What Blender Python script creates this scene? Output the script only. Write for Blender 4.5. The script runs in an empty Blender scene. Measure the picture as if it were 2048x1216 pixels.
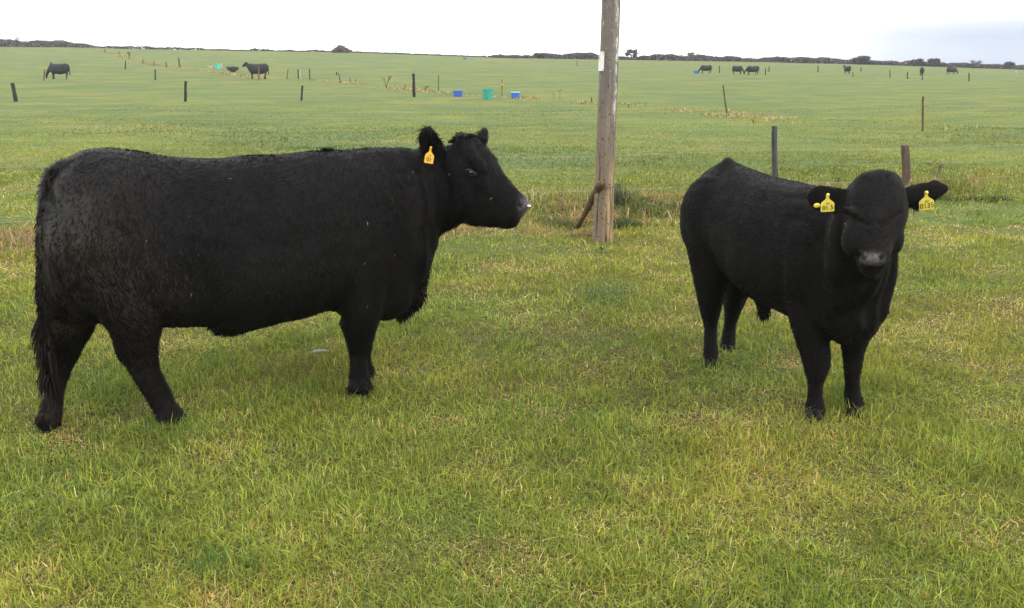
import bpy, math, random
import numpy as np
from mathutils import Vector, Matrix

random.seed(7); rng = np.random.default_rng(7)
scene = bpy.context.scene
COL = scene.collection

# ------------------------------------------------------------------ camera
FPX = 1800.0; CAMZ = 1.6
PITCH = math.atan(478.0 / FPX)
cd = bpy.data.cameras.new('camera'); cam = bpy.data.objects.new('camera', cd); COL.objects.link(cam)
cam.location = (0, 0, CAMZ); cam.rotation_euler = (math.pi / 2 - PITCH, 0, 0)
cd.sensor_width = 36.0; cd.sensor_fit = 'HORIZONTAL'; cd.lens = 36.0 * FPX / 2048.0
cd.clip_start = 0.05; cd.clip_end = 4000
scene.camera = cam

# ------------------------------------------------------------------ light
SUN_EL = math.radians(42); SUN_AZ = math.radians(112)      # azimuth from +Y towards +X
wd = bpy.data.worlds.new('World'); scene.world = wd; wd.use_nodes = True
nt = wd.node_tree; nt.nodes.clear()
out = nt.nodes.new('ShaderNodeOutputWorld'); bg = nt.nodes.new('ShaderNodeBackground')
sky = nt.nodes.new('ShaderNodeTexSky'); sky.sky_type = 'NISHITA'; sky.sun_disc = False
sky.sun_elevation = SUN_EL; sky.sun_rotation = SUN_AZ; sky.dust_density = 2.0
bg.inputs['Strength'].default_value = 0.12
tc = nt.nodes.new('ShaderNodeTexCoord'); sep = nt.nodes.new('ShaderNodeSeparateXYZ')
nt.links.new(tc.outputs['Generated'], sep.inputs[0])
noi = nt.nodes.new('ShaderNodeTexNoise'); noi.inputs['Scale'].default_value = 2.2; noi.inputs['Detail'].default_value = 5
mp = nt.nodes.new('ShaderNodeMapping'); mp.inputs['Scale'].default_value = (1, 1, 5)
nt.links.new(tc.outputs['Generated'], mp.inputs[0]); nt.links.new(mp.outputs[0], noi.inputs['Vector'])
# thin break in the overcast low in the sky to the right
def wmath(op, a, b=None, clamp=False):
    n = nt.nodes.new('ShaderNodeMath'); n.operation = op; n.use_clamp = clamp
    for i, v in enumerate((a, b)):
        if v is None: continue
        if isinstance(v, (int, float)): n.inputs[i].default_value = v
        else: nt.links.new(v, n.inputs[i])
    return n.outputs[0]
def wmr(v, a, b, c=0, d=1):
    n = nt.nodes.new('ShaderNodeMapRange'); n.interpolation_type = 'SMOOTHSTEP'
    nt.links.new(v, n.inputs[0])
    for i, q in enumerate((a, b, c, d)): n.inputs[i + 1].default_value = q
    return n.outputs[0]
lowz = wmr(sep.outputs[2], 0.024, 0.085, 1, 0)
rx = wmr(sep.outputs[0], 0.06, 0.48, 0, 1)
fy = wmr(sep.outputs[1], 0.0, 0.3, 0, 1)
gap = wmath('MULTIPLY', wmath('MULTIPLY', lowz, rx), fy)
gap = wmath('MULTIPLY', gap, wmr(noi.outputs[0], 0.30, 0.62, 0.8, 1.0))
cl = nt.nodes.new('ShaderNodeMix'); cl.data_type = 'RGBA'
cl.inputs[6].default_value = (11.5, 11.4, 11.3, 1); cl.inputs[7].default_value = (15.0, 14.9, 14.6, 1)
nt.links.new(noi.outputs[0], cl.inputs[0])
blue = nt.nodes.new('ShaderNodeMix'); blue.data_type = 'RGBA'
nt.links.new(gap, blue.inputs[0]); nt.links.new(cl.outputs[2], blue.inputs[6])
blue.inputs[7].default_value = (3.0, 3.55, 4.6, 1)
mx = nt.nodes.new('ShaderNodeMix'); mx.data_type = 'RGBA'; mx.inputs[0].default_value = 0.9
nt.links.new(sky.outputs[0], mx.inputs[6]); nt.links.new(blue.outputs[2], mx.inputs[7])
nt.links.new(mx.outputs[2], bg.inputs['Color']); nt.links.new(bg.outputs[0], out.inputs['Surface'])
sd = bpy.data.lights.new('sun', 'SUN'); sd.energy = 1.1; sd.angle = math.radians(24); sd.color = (1.0, 0.93, 0.82)
sun = bpy.data.objects.new('sun', sd); COL.objects.link(sun)
sv = Vector((math.sin(SUN_AZ) * math.cos(SUN_EL), math.cos(SUN_AZ) * math.cos(SUN_EL), math.sin(SUN_EL)))
sun.rotation_euler = sv.to_track_quat('Z', 'Y').to_euler(); sun.location = (30, -10, 40)
vs = scene.view_settings; vs.view_transform = 'Standard'; vs.look = 'None'; vs.gamma = 1; vs.exposure = 0.62
scene.render.engine = 'CYCLES'
scene.cycles.max_bounces = 6; scene.cycles.transparent_max_bounces = 8; scene.cycles.volume_bounces = 0

# ------------------------------------------------------------------ helpers
cp, sp_ = math.cos(PITCH), math.sin(PITCH)
def ray(px, py):
    a = (px - 1024.0) / FPX; b = (py - 608.0) / FPX
    return np.array([a, cp - b * sp_, -sp_ - b * cp])
CAM = np.array([0, 0, CAMZ])
def atY(px, py, Y):
    d = ray(px, py); return CAM + d * (Y / d[1])
def on_plane(px, py, P0, n):
    d = ray(px, py); t = np.dot(n, P0 - CAM) / np.dot(n, d); return CAM + d * t
def smooth(t): t = np.clip(t, 0, 1); return t * t * (3 - 2 * t)

_perm = np.random.default_rng(3).random(65536)
def vnoise(x, y):
    xi = np.floor(x).astype(np.int64); yi = np.floor(y).astype(np.int64)
    fx = x - xi; fy = y - yi; fx = fx * fx * (3 - 2 * fx); fy = fy * fy * (3 - 2 * fy)
    def h(i, j): return _perm[((i * 374761393 + j * 668265263) ^ (i * j * 31)) & 65535]
    return (h(xi, yi) * (1 - fx) + h(xi + 1, yi) * fx) * (1 - fy) + (h(xi, yi + 1) * (1 - fx) + h(xi + 1, yi + 1) * fx) * fy
def fbm(x, y, o=4):
    s = 0; a = .5; t = 0
    for k in range(o):
        s = s + a * vnoise(x * 2**k + 17.3 * k, y * 2**k - 9.1 * k); t += a; a *= .5
    return s / t - .5

RS = 210.0
SKX = np.array([-600, 0, 180, 260, 500, 700, 1000, 1250, 1500, 1750, 2048, 2600], float)
SKY_ = np.array([84, 92, 94, 97, 101, 104, 115, 119, 123, 129, 139, 150], float)
def skyH(q):
    px = 1024 + FPX / cp * q
    y = np.interp(px, SKX, SKY_)
    el = np.arctan((608 - y) / FPX) - PITCH
    return 1.6 + RS * np.tan(el)
# the near fence runs from near left to farther right
FA = np.array([-4.75, 8.3]); FB = np.array([6.7, 11.7]); FD = (FB - FA) / np.linalg.norm(FB - FA); FN = np.array([-FD[1], FD[0]])
def fence_dist(x, y): return (x - FA[0]) * FN[0] + (y - FA[1]) * FN[1]
def ground_h(x, y):
    x = np.asarray(x, float); y = np.asarray(y, float)
    q = np.clip(x / np.maximum(y, 5.0), -1.1, 1.1)
    H = skyH(q)
    ramp = np.clip((y - 45) / (RS - 45), 0, 1)
    ramp = ramp ** 1.5
    h = H * ramp
    h = np.where(y > RS, H - (y - RS) * 0.03, h)
    near = smooth((np.hypot(x, y) - 5.0) / 8.0)
    h = h + fbm(x * .35, y * .35, 3) * (.05 + .16 * near) * np.clip(1.2 - y / 260., 0.2, 1)
    h = h + fbm(x * 2.2, y * 2.2, 3) * (.035 + .05 * near) * np.clip(1.2 - y / 45., 0, 1)
    d = fence_dist(x, y) + fbm(x * .5, y * .5, 2) * .5
    w = np.clip(1 - np.abs(x) / 40, 0, 1)
    h = h + w * (.15 * np.exp(-((d - .1) / .45) ** 2) - .15 * np.exp(-((d - 1.0) / .4) ** 2))
    return h
def soil_w(x, y):
    d = fence_dist(x, y) + fbm(x * .5, y * .5, 2) * .5
    return np.exp(-((d - .85) / .40) ** 2) * np.clip(1.3 - np.abs(x) / 14, 0, 1) * smooth((fbm(x * 1.2, y * 1.2, 3) + .12) / .2) + .9 * np.exp(-((d + .15) / .22) ** 2) * (x < -2.5)
def gh(x, y): return float(ground_h(x, y))
def ground_px(px, py):
    d = ray(px, py); t = 1.5; 
    if d[2] >= 0.001: pass
    prev = t
    for i in range(6000):
        p = CAM + d * t
        if p[2] <= gh(p[0], p[1]): break
        prev = t; t *= 1.004
        if t > 600: break
    for i in range(20):
        m = (prev + t) / 2; p = CAM + d * m
        if p[2] <= gh(p[0], p[1]): t = m
        else: prev = m
    return CAM + d * t

def mesh_np(name, verts, faces, mat=None, parent=None, smooth_=True, loops=None):
    """verts (N,3); faces: list of (F,k) int arrays"""
    me = bpy.data.meshes.new(name)
    v = np.ascontiguousarray(verts, np.float32); me.vertices.add(len(v)); me.vertices.foreach_set('co', v.ravel())
    li = np.concatenate([np.asarray(f, np.int32).ravel() for f in faces])
    tot = np.concatenate([np.full(len(f), np.asarray(f).shape[1], np.int32) for f in faces])
    st = np.concatenate([[0], np.cumsum(tot)[:-1]]).astype(np.int32)
    me.loops.add(len(li)); me.loops.foreach_set('vertex_index', li)
    me.polygons.add(len(tot)); me.polygons.foreach_set('loop_start', st); me.polygons.foreach_set('loop_total', tot)
    me.polygons.foreach_set('use_smooth', np.full(len(tot), bool(smooth_)))
    me.update(calc_edges=True); me.validate()
    if mat: me.materials.append(mat)
    o = bpy.data.objects.new(name, me); COL.objects.link(o)
    if parent: o.parent = parent
    return o
def add_col(o, cols, name='tint'):
    a = o.data.attributes.new(name, 'FLOAT_COLOR', 'POINT')
    c = np.ones((len(cols), 4), np.float32); c[:, :3] = cols; a.data.foreach_set('color', c.ravel())
def add_float(o, vals, name):
    a = o.data.attributes.new(name, 'FLOAT', 'POINT'); a.data.foreach_set('value', np.asarray(vals, np.float32))
def empty(name, loc=(0, 0, 0)):
    o = bpy.data.objects.new(name, None); o.empty_display_size = .1; COL.objects.link(o); o.location = loc; return o
def tag(o, label=None, cat=None, group=None, kind=None):
    if label: o['label'] = label
    if cat: o['category'] = cat
    if group: o['group'] = group
    if kind: o['kind'] = kind
    return o
def reparent(ch, root):
    """geometry was built in world coordinates; keep it there under a root whose origin is elsewhere"""
    ch.parent = root
    ch.location = (-root.location[0], -root.location[1], -root.location[2]) if not ch.get('_l') else ch.location
    return ch

class N:   # tiny node helper
    def __init__(s, name, rough=.7, spec=.3):
        s.m = bpy.data.materials.new(name); s.m.use_nodes = True; s.t = s.m.node_tree
        s.b = s.t.nodes['Principled BSDF']; s.b.inputs['Roughness'].default_value = rough
        s.b.inputs['Specular IOR Level'].default_value = spec
    def n(s, typ, **k):
        n = s.t.nodes.new(typ)
        for a, v in k.items(): setattr(n, a, v)
        return n
    def l(s, a, b): s.t.links.new(a, b)
    def noise(s, scale, detail=4, vec=None, rough=.55, sc=None):
        n = s.n('ShaderNodeTexNoise'); n.inputs['Scale'].default_value = scale; n.inputs['Detail'].default_value = detail
        n.inputs['Roughness'].default_value = rough
        if vec is None: vec = s.coord()
        if sc is not None:
            m = s.n('ShaderNodeMapping'); m.inputs['Scale'].default_value = sc; s.l(vec, m.inputs[0]); vec = m.outputs[0]
        s.l(vec, n.inputs['Vector']); return n.outputs[0]
    def coord(s):
        if not hasattr(s, 'tc'): s.tc = s.n('ShaderNodeTexCoord')
        return s.tc.outputs['Object']
    def mr(s, v, a, b, c=0, d=1):
        n = s.n('ShaderNodeMapRange'); n.interpolation_type = 'SMOOTHSTEP'; s.l(v, n.inputs[0])
        for i, q in enumerate((a, b, c, d)): n.inputs[i + 1].default_value = q
        return n.outputs[0]
    def mix(s, f, a, b, mode='MIX'):
        n = s.n('ShaderNodeMix', data_type='RGBA', blend_type=mode)
        for i, v in ((0, f), (6, a), (7, b)):
            if isinstance(v, (int, float)): n.inputs[i].default_value = v
            elif isinstance(v, tuple): n.inputs[i].default_value = (*v, 1)
            else: s.l(v, n.inputs[i])
        return n.outputs[2]
    def mul(s, a, b):
        n = s.n('ShaderNodeMath', operation='MULTIPLY')
        for i, v in enumerate((a, b)):
            if isinstance(v, (int, float)): n.inputs[i].default_value = v
            else: s.l(v, n.inputs[i])
        return n.outputs[0]
    def attr(s, name):
        n = s.n('ShaderNodeAttribute'); n.attribute_name = name; return n
    def bump(s, h, strength, dist):
        n = s.n('ShaderNodeBump'); n.inputs['Strength'].default_value = strength; n.inputs['Distance'].default_value = dist
        s.l(h, n.inputs['Height']); s.l(n.outputs[0], s.b.inputs['Normal'])
    def col(s, c):
        if isinstance(c, tuple): s.b.inputs['Base Color'].default_value = (*c, 1)
        else: s.l(c, s.b.inputs['Base Color'])

# ------------------------------------------------------------------ materials
def mat_ground():
    m = N('pasture_ground', .95, .1)
    co = m.coord()
    big = m.noise(.16, 5, co, .6, (1, 1, 1)); mid = m.noise(1.1, 5, co, .6, (.6, 1.3, 1)); fine = m.noise(14, 6, co, .7)
    st = m.noise(.35, 5, co, .6, (.35, 2.2, 1))
    c = m.mix(m.mr(big, .38, .62), (.078, .125, .036), (.145, .162, .032))
    c = m.mix(m.mul(m.mr(mid, .46, .62), .75), c, (.066, .108, .036))
    c = m.mix(m.mul(m.mr(st, .50, .70), .75), c, (.185, .165, .070))
    c = m.mix(m.mul(m.mr(m.noise(.5, 4, co, .6, (.5, 1.2, 1)), .48, .60), .6), c, (.060, .098, .036))
    c = m.mix(m.mul(m.mr(fine, .40, .75), .55), c, (.19, .20, .08))
    c = m.mix(m.mul(m.mr(fine, .50, .25), .25), c, (.075, .11, .030))
    so = m.attr('soil').outputs['Fac']
    far = m.attr('near').outputs['Fac']
    c = m.mix(far, c, m.mix(m.mr(m.noise(60, 4, co, .7), .38, .62), (.030, .034, .012), m.mix(m.mr(mid, .4, .6), (.12, .135, .035), (.135, .10, .045))))
    soil = m.mix(m.mr(fine, .35, .65), (.075, .050, .034), (.19, .135, .095))
    c = m.mix(m.mul(so, m.mr(m.noise(3.0, 5, co, .65), .35, .60)), c, soil)
    m.col(c); m.bump(fine, .6, .03); return m.m
def mat_attr(name, rough=.6, spec=.25, transl=0.0):
    m = N(name, rough, spec); a = m.attr('tint').outputs['Color']; m.col(a)
    if transl:
        tr = m.n('ShaderNodeBsdfTranslucent'); m.l(a, tr.inputs[0])
        mxs = m.n('ShaderNodeMixShader'); mxs.inputs[0].default_value = transl
        o = m.t.nodes['Material Output']; m.l(m.b.outputs[0], mxs.inputs[1]); m.l(tr.outputs[0], mxs.inputs[2]); m.l(mxs.outputs[0], o.inputs['Surface'])
    return m.m
def mat_hide(name, base=(.0054, .0053, .0056), mudc=(.050, .038, .020)):
    m = N(name, .62, .06)
    co = m.coord()
    n1 = m.noise(5, 5, co, .6); n2 = m.noise(70, 4, co, .6); n3 = m.noise(28, 5, co, .7, (1.0, 1.0, .25))
    c = m.mix(m.mr(n1, .3, .7), base, tuple(x * 1.7 for x in base))
    c = m.mix(m.mul(m.mr(n2, .5, .8), .5), c, (.0085, .0075, .0068))
    mu = m.attr('mud').outputs['Fac']
    c = m.mix(m.mul(mu, m.mr(n1, .25, .70, .35, 1)), c, mudc)
    fle = m.noise(120, 2, co, .5)
    c = m.mix(m.mul(m.mr(fle, .79, .83), .35), c, (.25, .20, .13))
    no = m.attr('nose').outputs['Fac']
    c = m.mix(no, c, m.mix(m.mr(n2, .3, .7), (.030, .027, .029), (.085, .074, .076)))
    dk = m.attr('pit').outputs['Fac']
    c = m.mix(dk, c, (.004, .004, .004))
    m.col(c)
    r = m.n('ShaderNodeMapRange'); m.l(no, r.inputs[0]); r.inputs[3].default_value = .60; r.inputs[4].default_value = .22
    we = m.attr('wet').outputs['Fac']
    def lin(fac, a, b):
        q = m.n('ShaderNodeMapRange'); m.l(fac, q.inputs[0])
        for i_, v_ in ((3, a), (4, b)):
            if isinstance(v_, (int, float)): q.inputs[i_].default_value = v_
            else: m.l(v_, q.inputs[i_])
        return q.outputs[0]
    m.l(lin(we, r.outputs[0], .46), m.b.inputs['Roughness']); m.l(lin(no, lin(we, .06, .30), .38), m.b.inputs['Specular IOR Level'])
    h = m.mix(.5, n3, n2); m.bump(h, .35, .010)
    m.b.inputs['Sheen Weight'].default_value = .04; m.b.inputs['Sheen Roughness'].default_value = .5
    return m.m
def mat_simple(name, c, c2=None, scale=20, rough=.6, spec=.3, bump=0, sc=None):
    m = N(name, rough, spec)
    if c2:
        n_ = m.noise(scale, 5, None, .6, sc); m.col(m.mix(m.mr(n_, .35, .65), c, c2))
        if bump: m.bump(n_, .8, bump)
    else: m.col(c)
    return m.m
M = {}
M['ground'] = mat_ground()
M['grass'] = mat_attr('grass_blades', .65, .15, .28)
M['hair'] = mat_attr('coat_hair', .6, .06)
M['leaf'] = mat_attr('hedge_leaves', .8, .1, .1)
M['hide'] = mat_hide('black_hide'); M['hide_calf'] = mat_hide('black_calf_hide', (.0050, .0049, .0052), (.018, .014, .010))
M['far_hide'] = mat_simple('far_black_hide', (.012, .012, .014), (.022, .022, .024), 6, .6, .3)
M['hoof'] = mat_simple('hoof_horn', (.010, .0095, .010), (.022, .020, .020), 40, .7, .08, .003)
M['eye'] = mat_simple('wet_eye', (.006, .005, .006), None, rough=.05, spec=.6)
M['lid'] = mat_simple('eyelid_skin', (.009, .0085, .009), (.020, .018, .018), 60, .40)
M['tagy'] = mat_simple('yellow_plastic', (.74, .64, .09), (.62, .50, .07), 60, .45, .4)
M['tago'] = mat_simple('amber_plastic', (.80, .46, .035), (.68, .38, .04), 60, .45, .4)
M['ink'] = mat_simple('black_ink', (.015, .015, .015), None, rough=.6)
M['rust'] = mat_simple('reddish_weathered_wood', (.070, .050, .042), (.125, .088, .070), 30, .85, .1, .006, (1, 1, .15))
M['greypost'] = mat_simple('grey_weathered_wood', (.042, .042, .046), (.080, .080, .085), 30, .85, .1, .006, (1, 1, .15))
M['darkpost'] = mat_simple('dark_creosoted_wood', (.022, .020, .022), (.055, .048, .045), 30, .85, .1, .006, (1, 1, .15))
M['brownpost'] = mat_simple('brown_wood', (.085, .058, .036), (.16, .11, .065), 30, .85, .1, .006, (1, 1, .15))
M['palepost'] = mat_simple('pale_wood', (.32, .30, .24), (.50, .47, .40), 30, .8, .1, .004, (1, 1, .15))
M['wire'] = mat_simple('galvanised_wire', (.30, .31, .31), (.22, .22, .22), 60, .5, .5)
M['blue'] = mat_simple('blue_plastic', (.030, .085, .42), (.045, .12, .50), 8, .5, .4)
M['blue2'] = mat_simple('bright_blue_plastic', (.020, .12, .48), (.03, .15, .56), 8, .5, .4)
M['teal'] = mat_simple('teal_plastic', (.030, .25, .20), (.05, .32, .25), 8, .5, .4)
M['cyan'] = mat_simple('turquoise_plastic', (.06, .42, .40), (.08, .48, .44), 8, .5, .4)
M['white'] = mat_simple('white_enamel', (.78, .78, .77), (.66, .66, .66), 40, .4, .4)
M['orange'] = mat_simple('orange_paint', (.80, .26, .04), (.75, .30, .06), 40, .5, .3)
M['featherm'] = mat_simple('grey_green_quill', (.13, .15, .12), (.24, .26, .21), 60, .7)
M['straw'] = mat_simple('dry_stalk', (.30, .22, .12), (.17, .11, .065), 30, .9, .1)
M['bark'] = mat_simple('dark_bark', (.035, .030, .027), (.07, .06, .052), 12, .9, .1)
def mat_pole():
    m = N('weathered_pole_wood', .9, .12); co = m.coord()
    g = m.noise(22, 6, co, .65, (1, 1, .07)); g2 = m.noise(9, 5, co, .6, (1, 1, .3)); lich = m.noise(26, 5, co, .7, (1, 1, .5))
    c = m.mix(m.mr(g, .3, .7), (.115, .097, .083), (.225, .190, .160))
    c = m.mix(m.mr(g2, .35, .70), c, m.mix(.5, c, (.24, .180, .120)))
    zz = m.n('ShaderNodeSeparateXYZ'); m.l(co, zz.inputs[0])
    c = m.mix(m.mul(m.mr(zz.outputs[2], .9, 1.6), .55), c, m.mix(m.mr(g, .3, .7), (.120, .118, .118), (.215, .210, .208)))
    warm = m.mr(zz.outputs[2], 1.2, .2)
    c = m.mix(m.mul(warm, .45), c, (.23, .170, .105))
    c = m.mix(m.mul(m.mr(lich, .60, .68), m.mr(zz.outputs[2], 1.2, 2.0)), c, (.52, .54, .52))
    c = m.mix(m.mul(m.attr('bare').outputs['Fac'], m.mr(g, .25, .6, .5, 1)), c, (.36, .26, .135))
    c = m.mix(m.mul(m.attr('lichen').outputs['Fac'], m.mr(lich, .42, .55)), c, (.60, .62, .60))
    cr = m.attr('crack').outputs['Fac']
    c = m.mix(cr, c, (.035, .026, .02))
    pk = m.noise(60, 2, co, .4, (1, 1, .7))
    c = m.mix(m.mul(m.mr(pk, .64, .68), .85), c, (.03, .025, .02))
    m.col(c); m.bump(m.mix(.5, g, lich), 1.0, .022); return m.m
M['pole'] = mat_pole()

# ------------------------------------------------------------------ ground sheet
def build_ground():
    ang = np.concatenate([np.radians(np.arange(-48, 48, .3)), np.radians(np.arange(48, 312, 6))])
    r = [0.25]
    while r[-1] < 480: r.append(r[-1] * 1.017 + .004)
    r = np.array(r); A, R = np.meshgrid(ang, r)
    X = R * np.sin(A); Y = R * np.cos(A); Z = ground_h(X, Y)
    na, nr = len(ang), len(r)
    v = np.stack([X, Y, Z], -1).reshape(-1, 3)
    i = np.arange(nr - 1)[:, None] * na + np.arange(na)[None]; j = np.arange(nr - 1)[:, None] * na + (np.arange(na)[None] + 1) % na
    f = np.stack([i, i + na, j + na, j], -1).reshape(-1, 4)
    c = len(v); v = np.vstack([v, [[0, 0, gh(0, 0)]]])
    tri = np.stack([np.full(na, c), np.arange(na), (np.arange(na) + 1) % na], -1)
    o = mesh_np('ground', v, [f, tri], M['ground'])
    x, y = v[:, 0], v[:, 1]
    d = fence_dist(x, y) + fbm(x * .5, y * .5, 2) * .5
    w = np.exp(-((d - .85) / .45) ** 2) * np.clip(1.3 - np.abs(x) / 14, 0, 1) + .7 * np.exp(-((d + .2) / .25) ** 2) * np.clip((x + 7) * 0 + 1, 0, 1) * (x < -2.5)
    # poached earth by the feed tubs
    tb = ground_px(985, 193); w = np.maximum(w, soil_w(x, y)) + .9 * np.exp(-((x - tb[0]) / 2.2) ** 2 - ((y - tb[1]) / 1.3) ** 2)
    add_float(o, np.clip(w, 0, 1), 'soil')
    add_float(o, 1 - smooth((np.hypot(x, y) - 6) / 7), 'near')
    tag(o, kind='structure'); return o
build_ground()

# ------------------------------------------------------------------ blades of grass
def blades(name, x, y, h, w, col, lean=.6, kind='stuff', flat=None, z0=-.01, root=.7):
    n = len(x); z = ground_h(x, y) + z0
    th = rng.random(n) * 2 * np.pi; ph = rng.random(n) * 2 * np.pi
    ln = rng.random(n) ** 1.3 * lean
    if flat is not None: ln = np.where(flat, 1.2 + rng.random(n) * .5, ln)
    dx, dy = np.cos(ph) * np.sin(ln), np.sin(ph) * np.sin(ln); dz = np.cos(ln)
    bend = .35 + rng.random(n) * .5
    wx, wy = np.cos(th) * w * .5, np.sin(th) * w * .5
    B = np.stack([x, y, z], -1); W = np.stack([wx, wy, wx * 0], -1)
    D = np.stack([dx * .5, dy * .5, np.maximum(dz, .25)], -1) * h[:, None]
    T = np.stack([dx * (1 + bend), dy * (1 + bend), np.maximum(dz, .1) * (1 - .2 * bend)], -1) * h[:, None]
    Mi = B + D * .5
    if flat is not None:
        D2 = np.stack([dx, dy, dx * 0 + .22], -1) * h[:, None]; T = np.where(flat[:, None], D2, T); Mi = np.where(flat[:, None], B + D2 * .5 + [0, 0, .01], Mi)
    v = np.stack([B - W, B + W, Mi + W * .85, Mi - W * .85, B + T], 1).reshape(-1, 3)
    k = np.arange(n) * 5
    q = np.stack([k, k + 1, k + 2, k + 3], -1); t = np.stack([k + 3, k + 2, k + 4], -1)
    o = mesh_np(name, v, [q, t], M['grass'], smooth_=True)
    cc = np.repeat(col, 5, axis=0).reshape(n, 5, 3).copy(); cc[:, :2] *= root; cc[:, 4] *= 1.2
    add_col(o, cc.reshape(-1, 3)); 
    if kind: o['kind'] = kind
    return o
PAL = np.array([[.150, .205, .028], [.195, .235, .036], [.260, .265, .050], [.110, .165, .036], [.065, .095, .020], [.165, .215, .080], [.45, .29, .13], [.30, .175, .075], [.55, .44, .25]])
def grass_cols(x, y, dry=0.0):
    n = len(x)
    p1 = fbm(x * .9, y * .9, 4); p2 = fbm(x * .35 + 40, y * .35, 3); p3 = fbm(x * 3.1 + 9, y * 3.1, 3)
    base = PAL[rng.integers(0, 6, n)]
    warm = np.clip(.5 + p1 * 2.4, 0, 1)[:, None]
    base = base * (1 - warm * .55) + np.array([.250, .245, .040]) * warm * .55
    base = base * (1 + p3[:, None] * .6)
    p4 = fbm(x * 4.5 + 70, y * 4.5, 3); pd = np.clip(.15 + p1 * .7 + p2 * .7 + p3 * 1.1 + 2.2 * np.clip(p4 - .10, 0, 1) + dry, .02, .92)
    isd = rng.random(n) < pd
    d = PAL[rng.integers(6, 9, n)]
    base = np.where(isd[:, None], d, base)
    # darker bluish green lush patches
    lush = smooth((fbm(x * .6 + 100, y * .6 + 30, 3) - .10) / .12)[:, None] * (~isd)[:, None]
    base = base * (1 - .4 * lush) + np.array([.100, .180, .040]) * .4 * lush
    return np.clip(base * (.8 + .4 * rng.random((n, 1))), .01, 1), isd
def near_grass():
    n = 640000
    Y = np.exp(rng.uniform(np.log(1.5), np.log(14), n)); X = rng.uniform(-1, 1, n) * (Y * .70 + .6); kp = rng.random(n) > .85 * soil_w(X, Y); X, Y = X[kp], Y[kp]; n = len(X)
    c, dry = grass_cols(X, Y); c = c * np.array([1.0, 1.0, .85]) * (.88 + .95 * rng.random((n, 1)))
    p = fbm(X * 1.1 + 5, Y * 1.1, 3); p5 = fbm(X * 5, Y * 5, 2)
    h = (.026 + .034 * rng.random(n)) * (1 + 1.0 * p + 1.1 * p5) * np.where(dry, .75, 1) + .032 * (rng.random(n) < .05)
    h = np.clip(h, .022, .12)
    w = np.maximum(.0041, .00098 * Y) * (.6 + .6 * rng.random(n))
    flat = dry & (rng.random(n) < .6)
    w = np.where(flat, w * .8, w)
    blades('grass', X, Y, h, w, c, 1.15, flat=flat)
def mid_grass():
    n = 150000
    Y = np.exp(rng.uniform(np.log(11), np.log(50), n)); X = rng.uniform(-1, 1, n) * (Y * .64 + .5)
    keep = rng.random(n) < 1 - smooth((Y - 13) / 34); X, Y = X[keep], Y[keep]; n = len(X)
    c, dry = grass_cols(X, Y, -.06)
    mean = np.array([.150, .172, .040]); k = (.72 + .2 * smooth((Y - 13) / 20))[:, None]
    c = c * .88 * (1 - k) + mean * k
    g = (1 + fbm(X * .22, Y * .30, 4) * 1.5)[:, None]; b_ = smooth((fbm(X * .16 + 9, Y * .24 + 4, 4) - .02) / .2)[:, None]  # tussock shading painted as lighter and darker patches of blade colour
    c = c * g * (1 - .4 * b_) + b_ * .4 * np.array([.075, .130, .050])
    h = (.026 + .026 * rng.random(n)) * (1 + 1.8 * fbm(X * .5, Y * .9, 3)) * (1 - .5 * smooth((Y - 14) / 20))
    h = np.clip(h, .012, .14)
    w = .0010 * Y * (.6 + .8 * rng.random(n))
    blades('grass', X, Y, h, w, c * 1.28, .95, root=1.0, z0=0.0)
near_grass(); mid_grass()
def rough_strip():
    n = 46000
    t = rng.random(n) ** 1.0 * 17 - 2.5; off = rng.normal(0, .45, n)
    clump = fbm(t * 1.1, off * 2 + 3, 3)
    keep = rng.random(n) < np.clip(.45 + clump * 2.0, .05, 1); t, off, clump = t[keep], off[keep], clump[keep]; n = len(t)
    X = FA[0] + FD[0] * t + FN[0] * off; Y = FA[1] + FD[1] * t + FN[1] * off; kp = rng.random(n) > .9 * soil_w(X, Y); X, Y, clump = X[kp], Y[kp], clump[kp]; n = len(X)
    c, dry = grass_cols(X, Y, .30)
    h = (.06 + .13 * rng.random(n)) * (1 + 1.6 * clump); w = .007 + .006 * rng.random(n)
    flat = dry & (rng.random(n) < .55)
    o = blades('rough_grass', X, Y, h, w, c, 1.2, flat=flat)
    # straw line along the far electric fence
    pts = [ground_px(*p) for p in ((205, 101), (262, 118), (300, 128), (360, 136), (420, 141), (520, 157), (620, 160), (700, 166), (800, 178), (900, 188), (1010, 194), (1180, 206), (1320, 218), (1454, 230), (1640, 245), (1846, 262), (2048, 270))]
    pts = np.array(pts); L = np.concatenate([[0], np.cumsum(np.linalg.norm(np.diff(pts[:, :2], axis=0), axis=1))])
    n = 14000; u = rng.random(n) ** 1.7
    # denser near the camera end
    tt = L[-1] * (1 - u)
    X = np.interp(tt, L, pts[:, 0]) + rng.normal(0, .45, n); Y = np.interp(tt, L, pts[:, 1]) + rng.normal(0, .45, n)
    keep = fbm(X * .6, Y * .6, 3) + .12 > rng.random(n) * .35; X, Y = X[keep], Y[keep]; n = len(X)
    c, dry = grass_cols(X, Y, .45)
    blades('rough_grass', X, Y, .05 + .10 * rng.random(n), .0011 * Y * (.6 + .6 * rng.random(n)), c, .9)
rough_strip()

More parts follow.
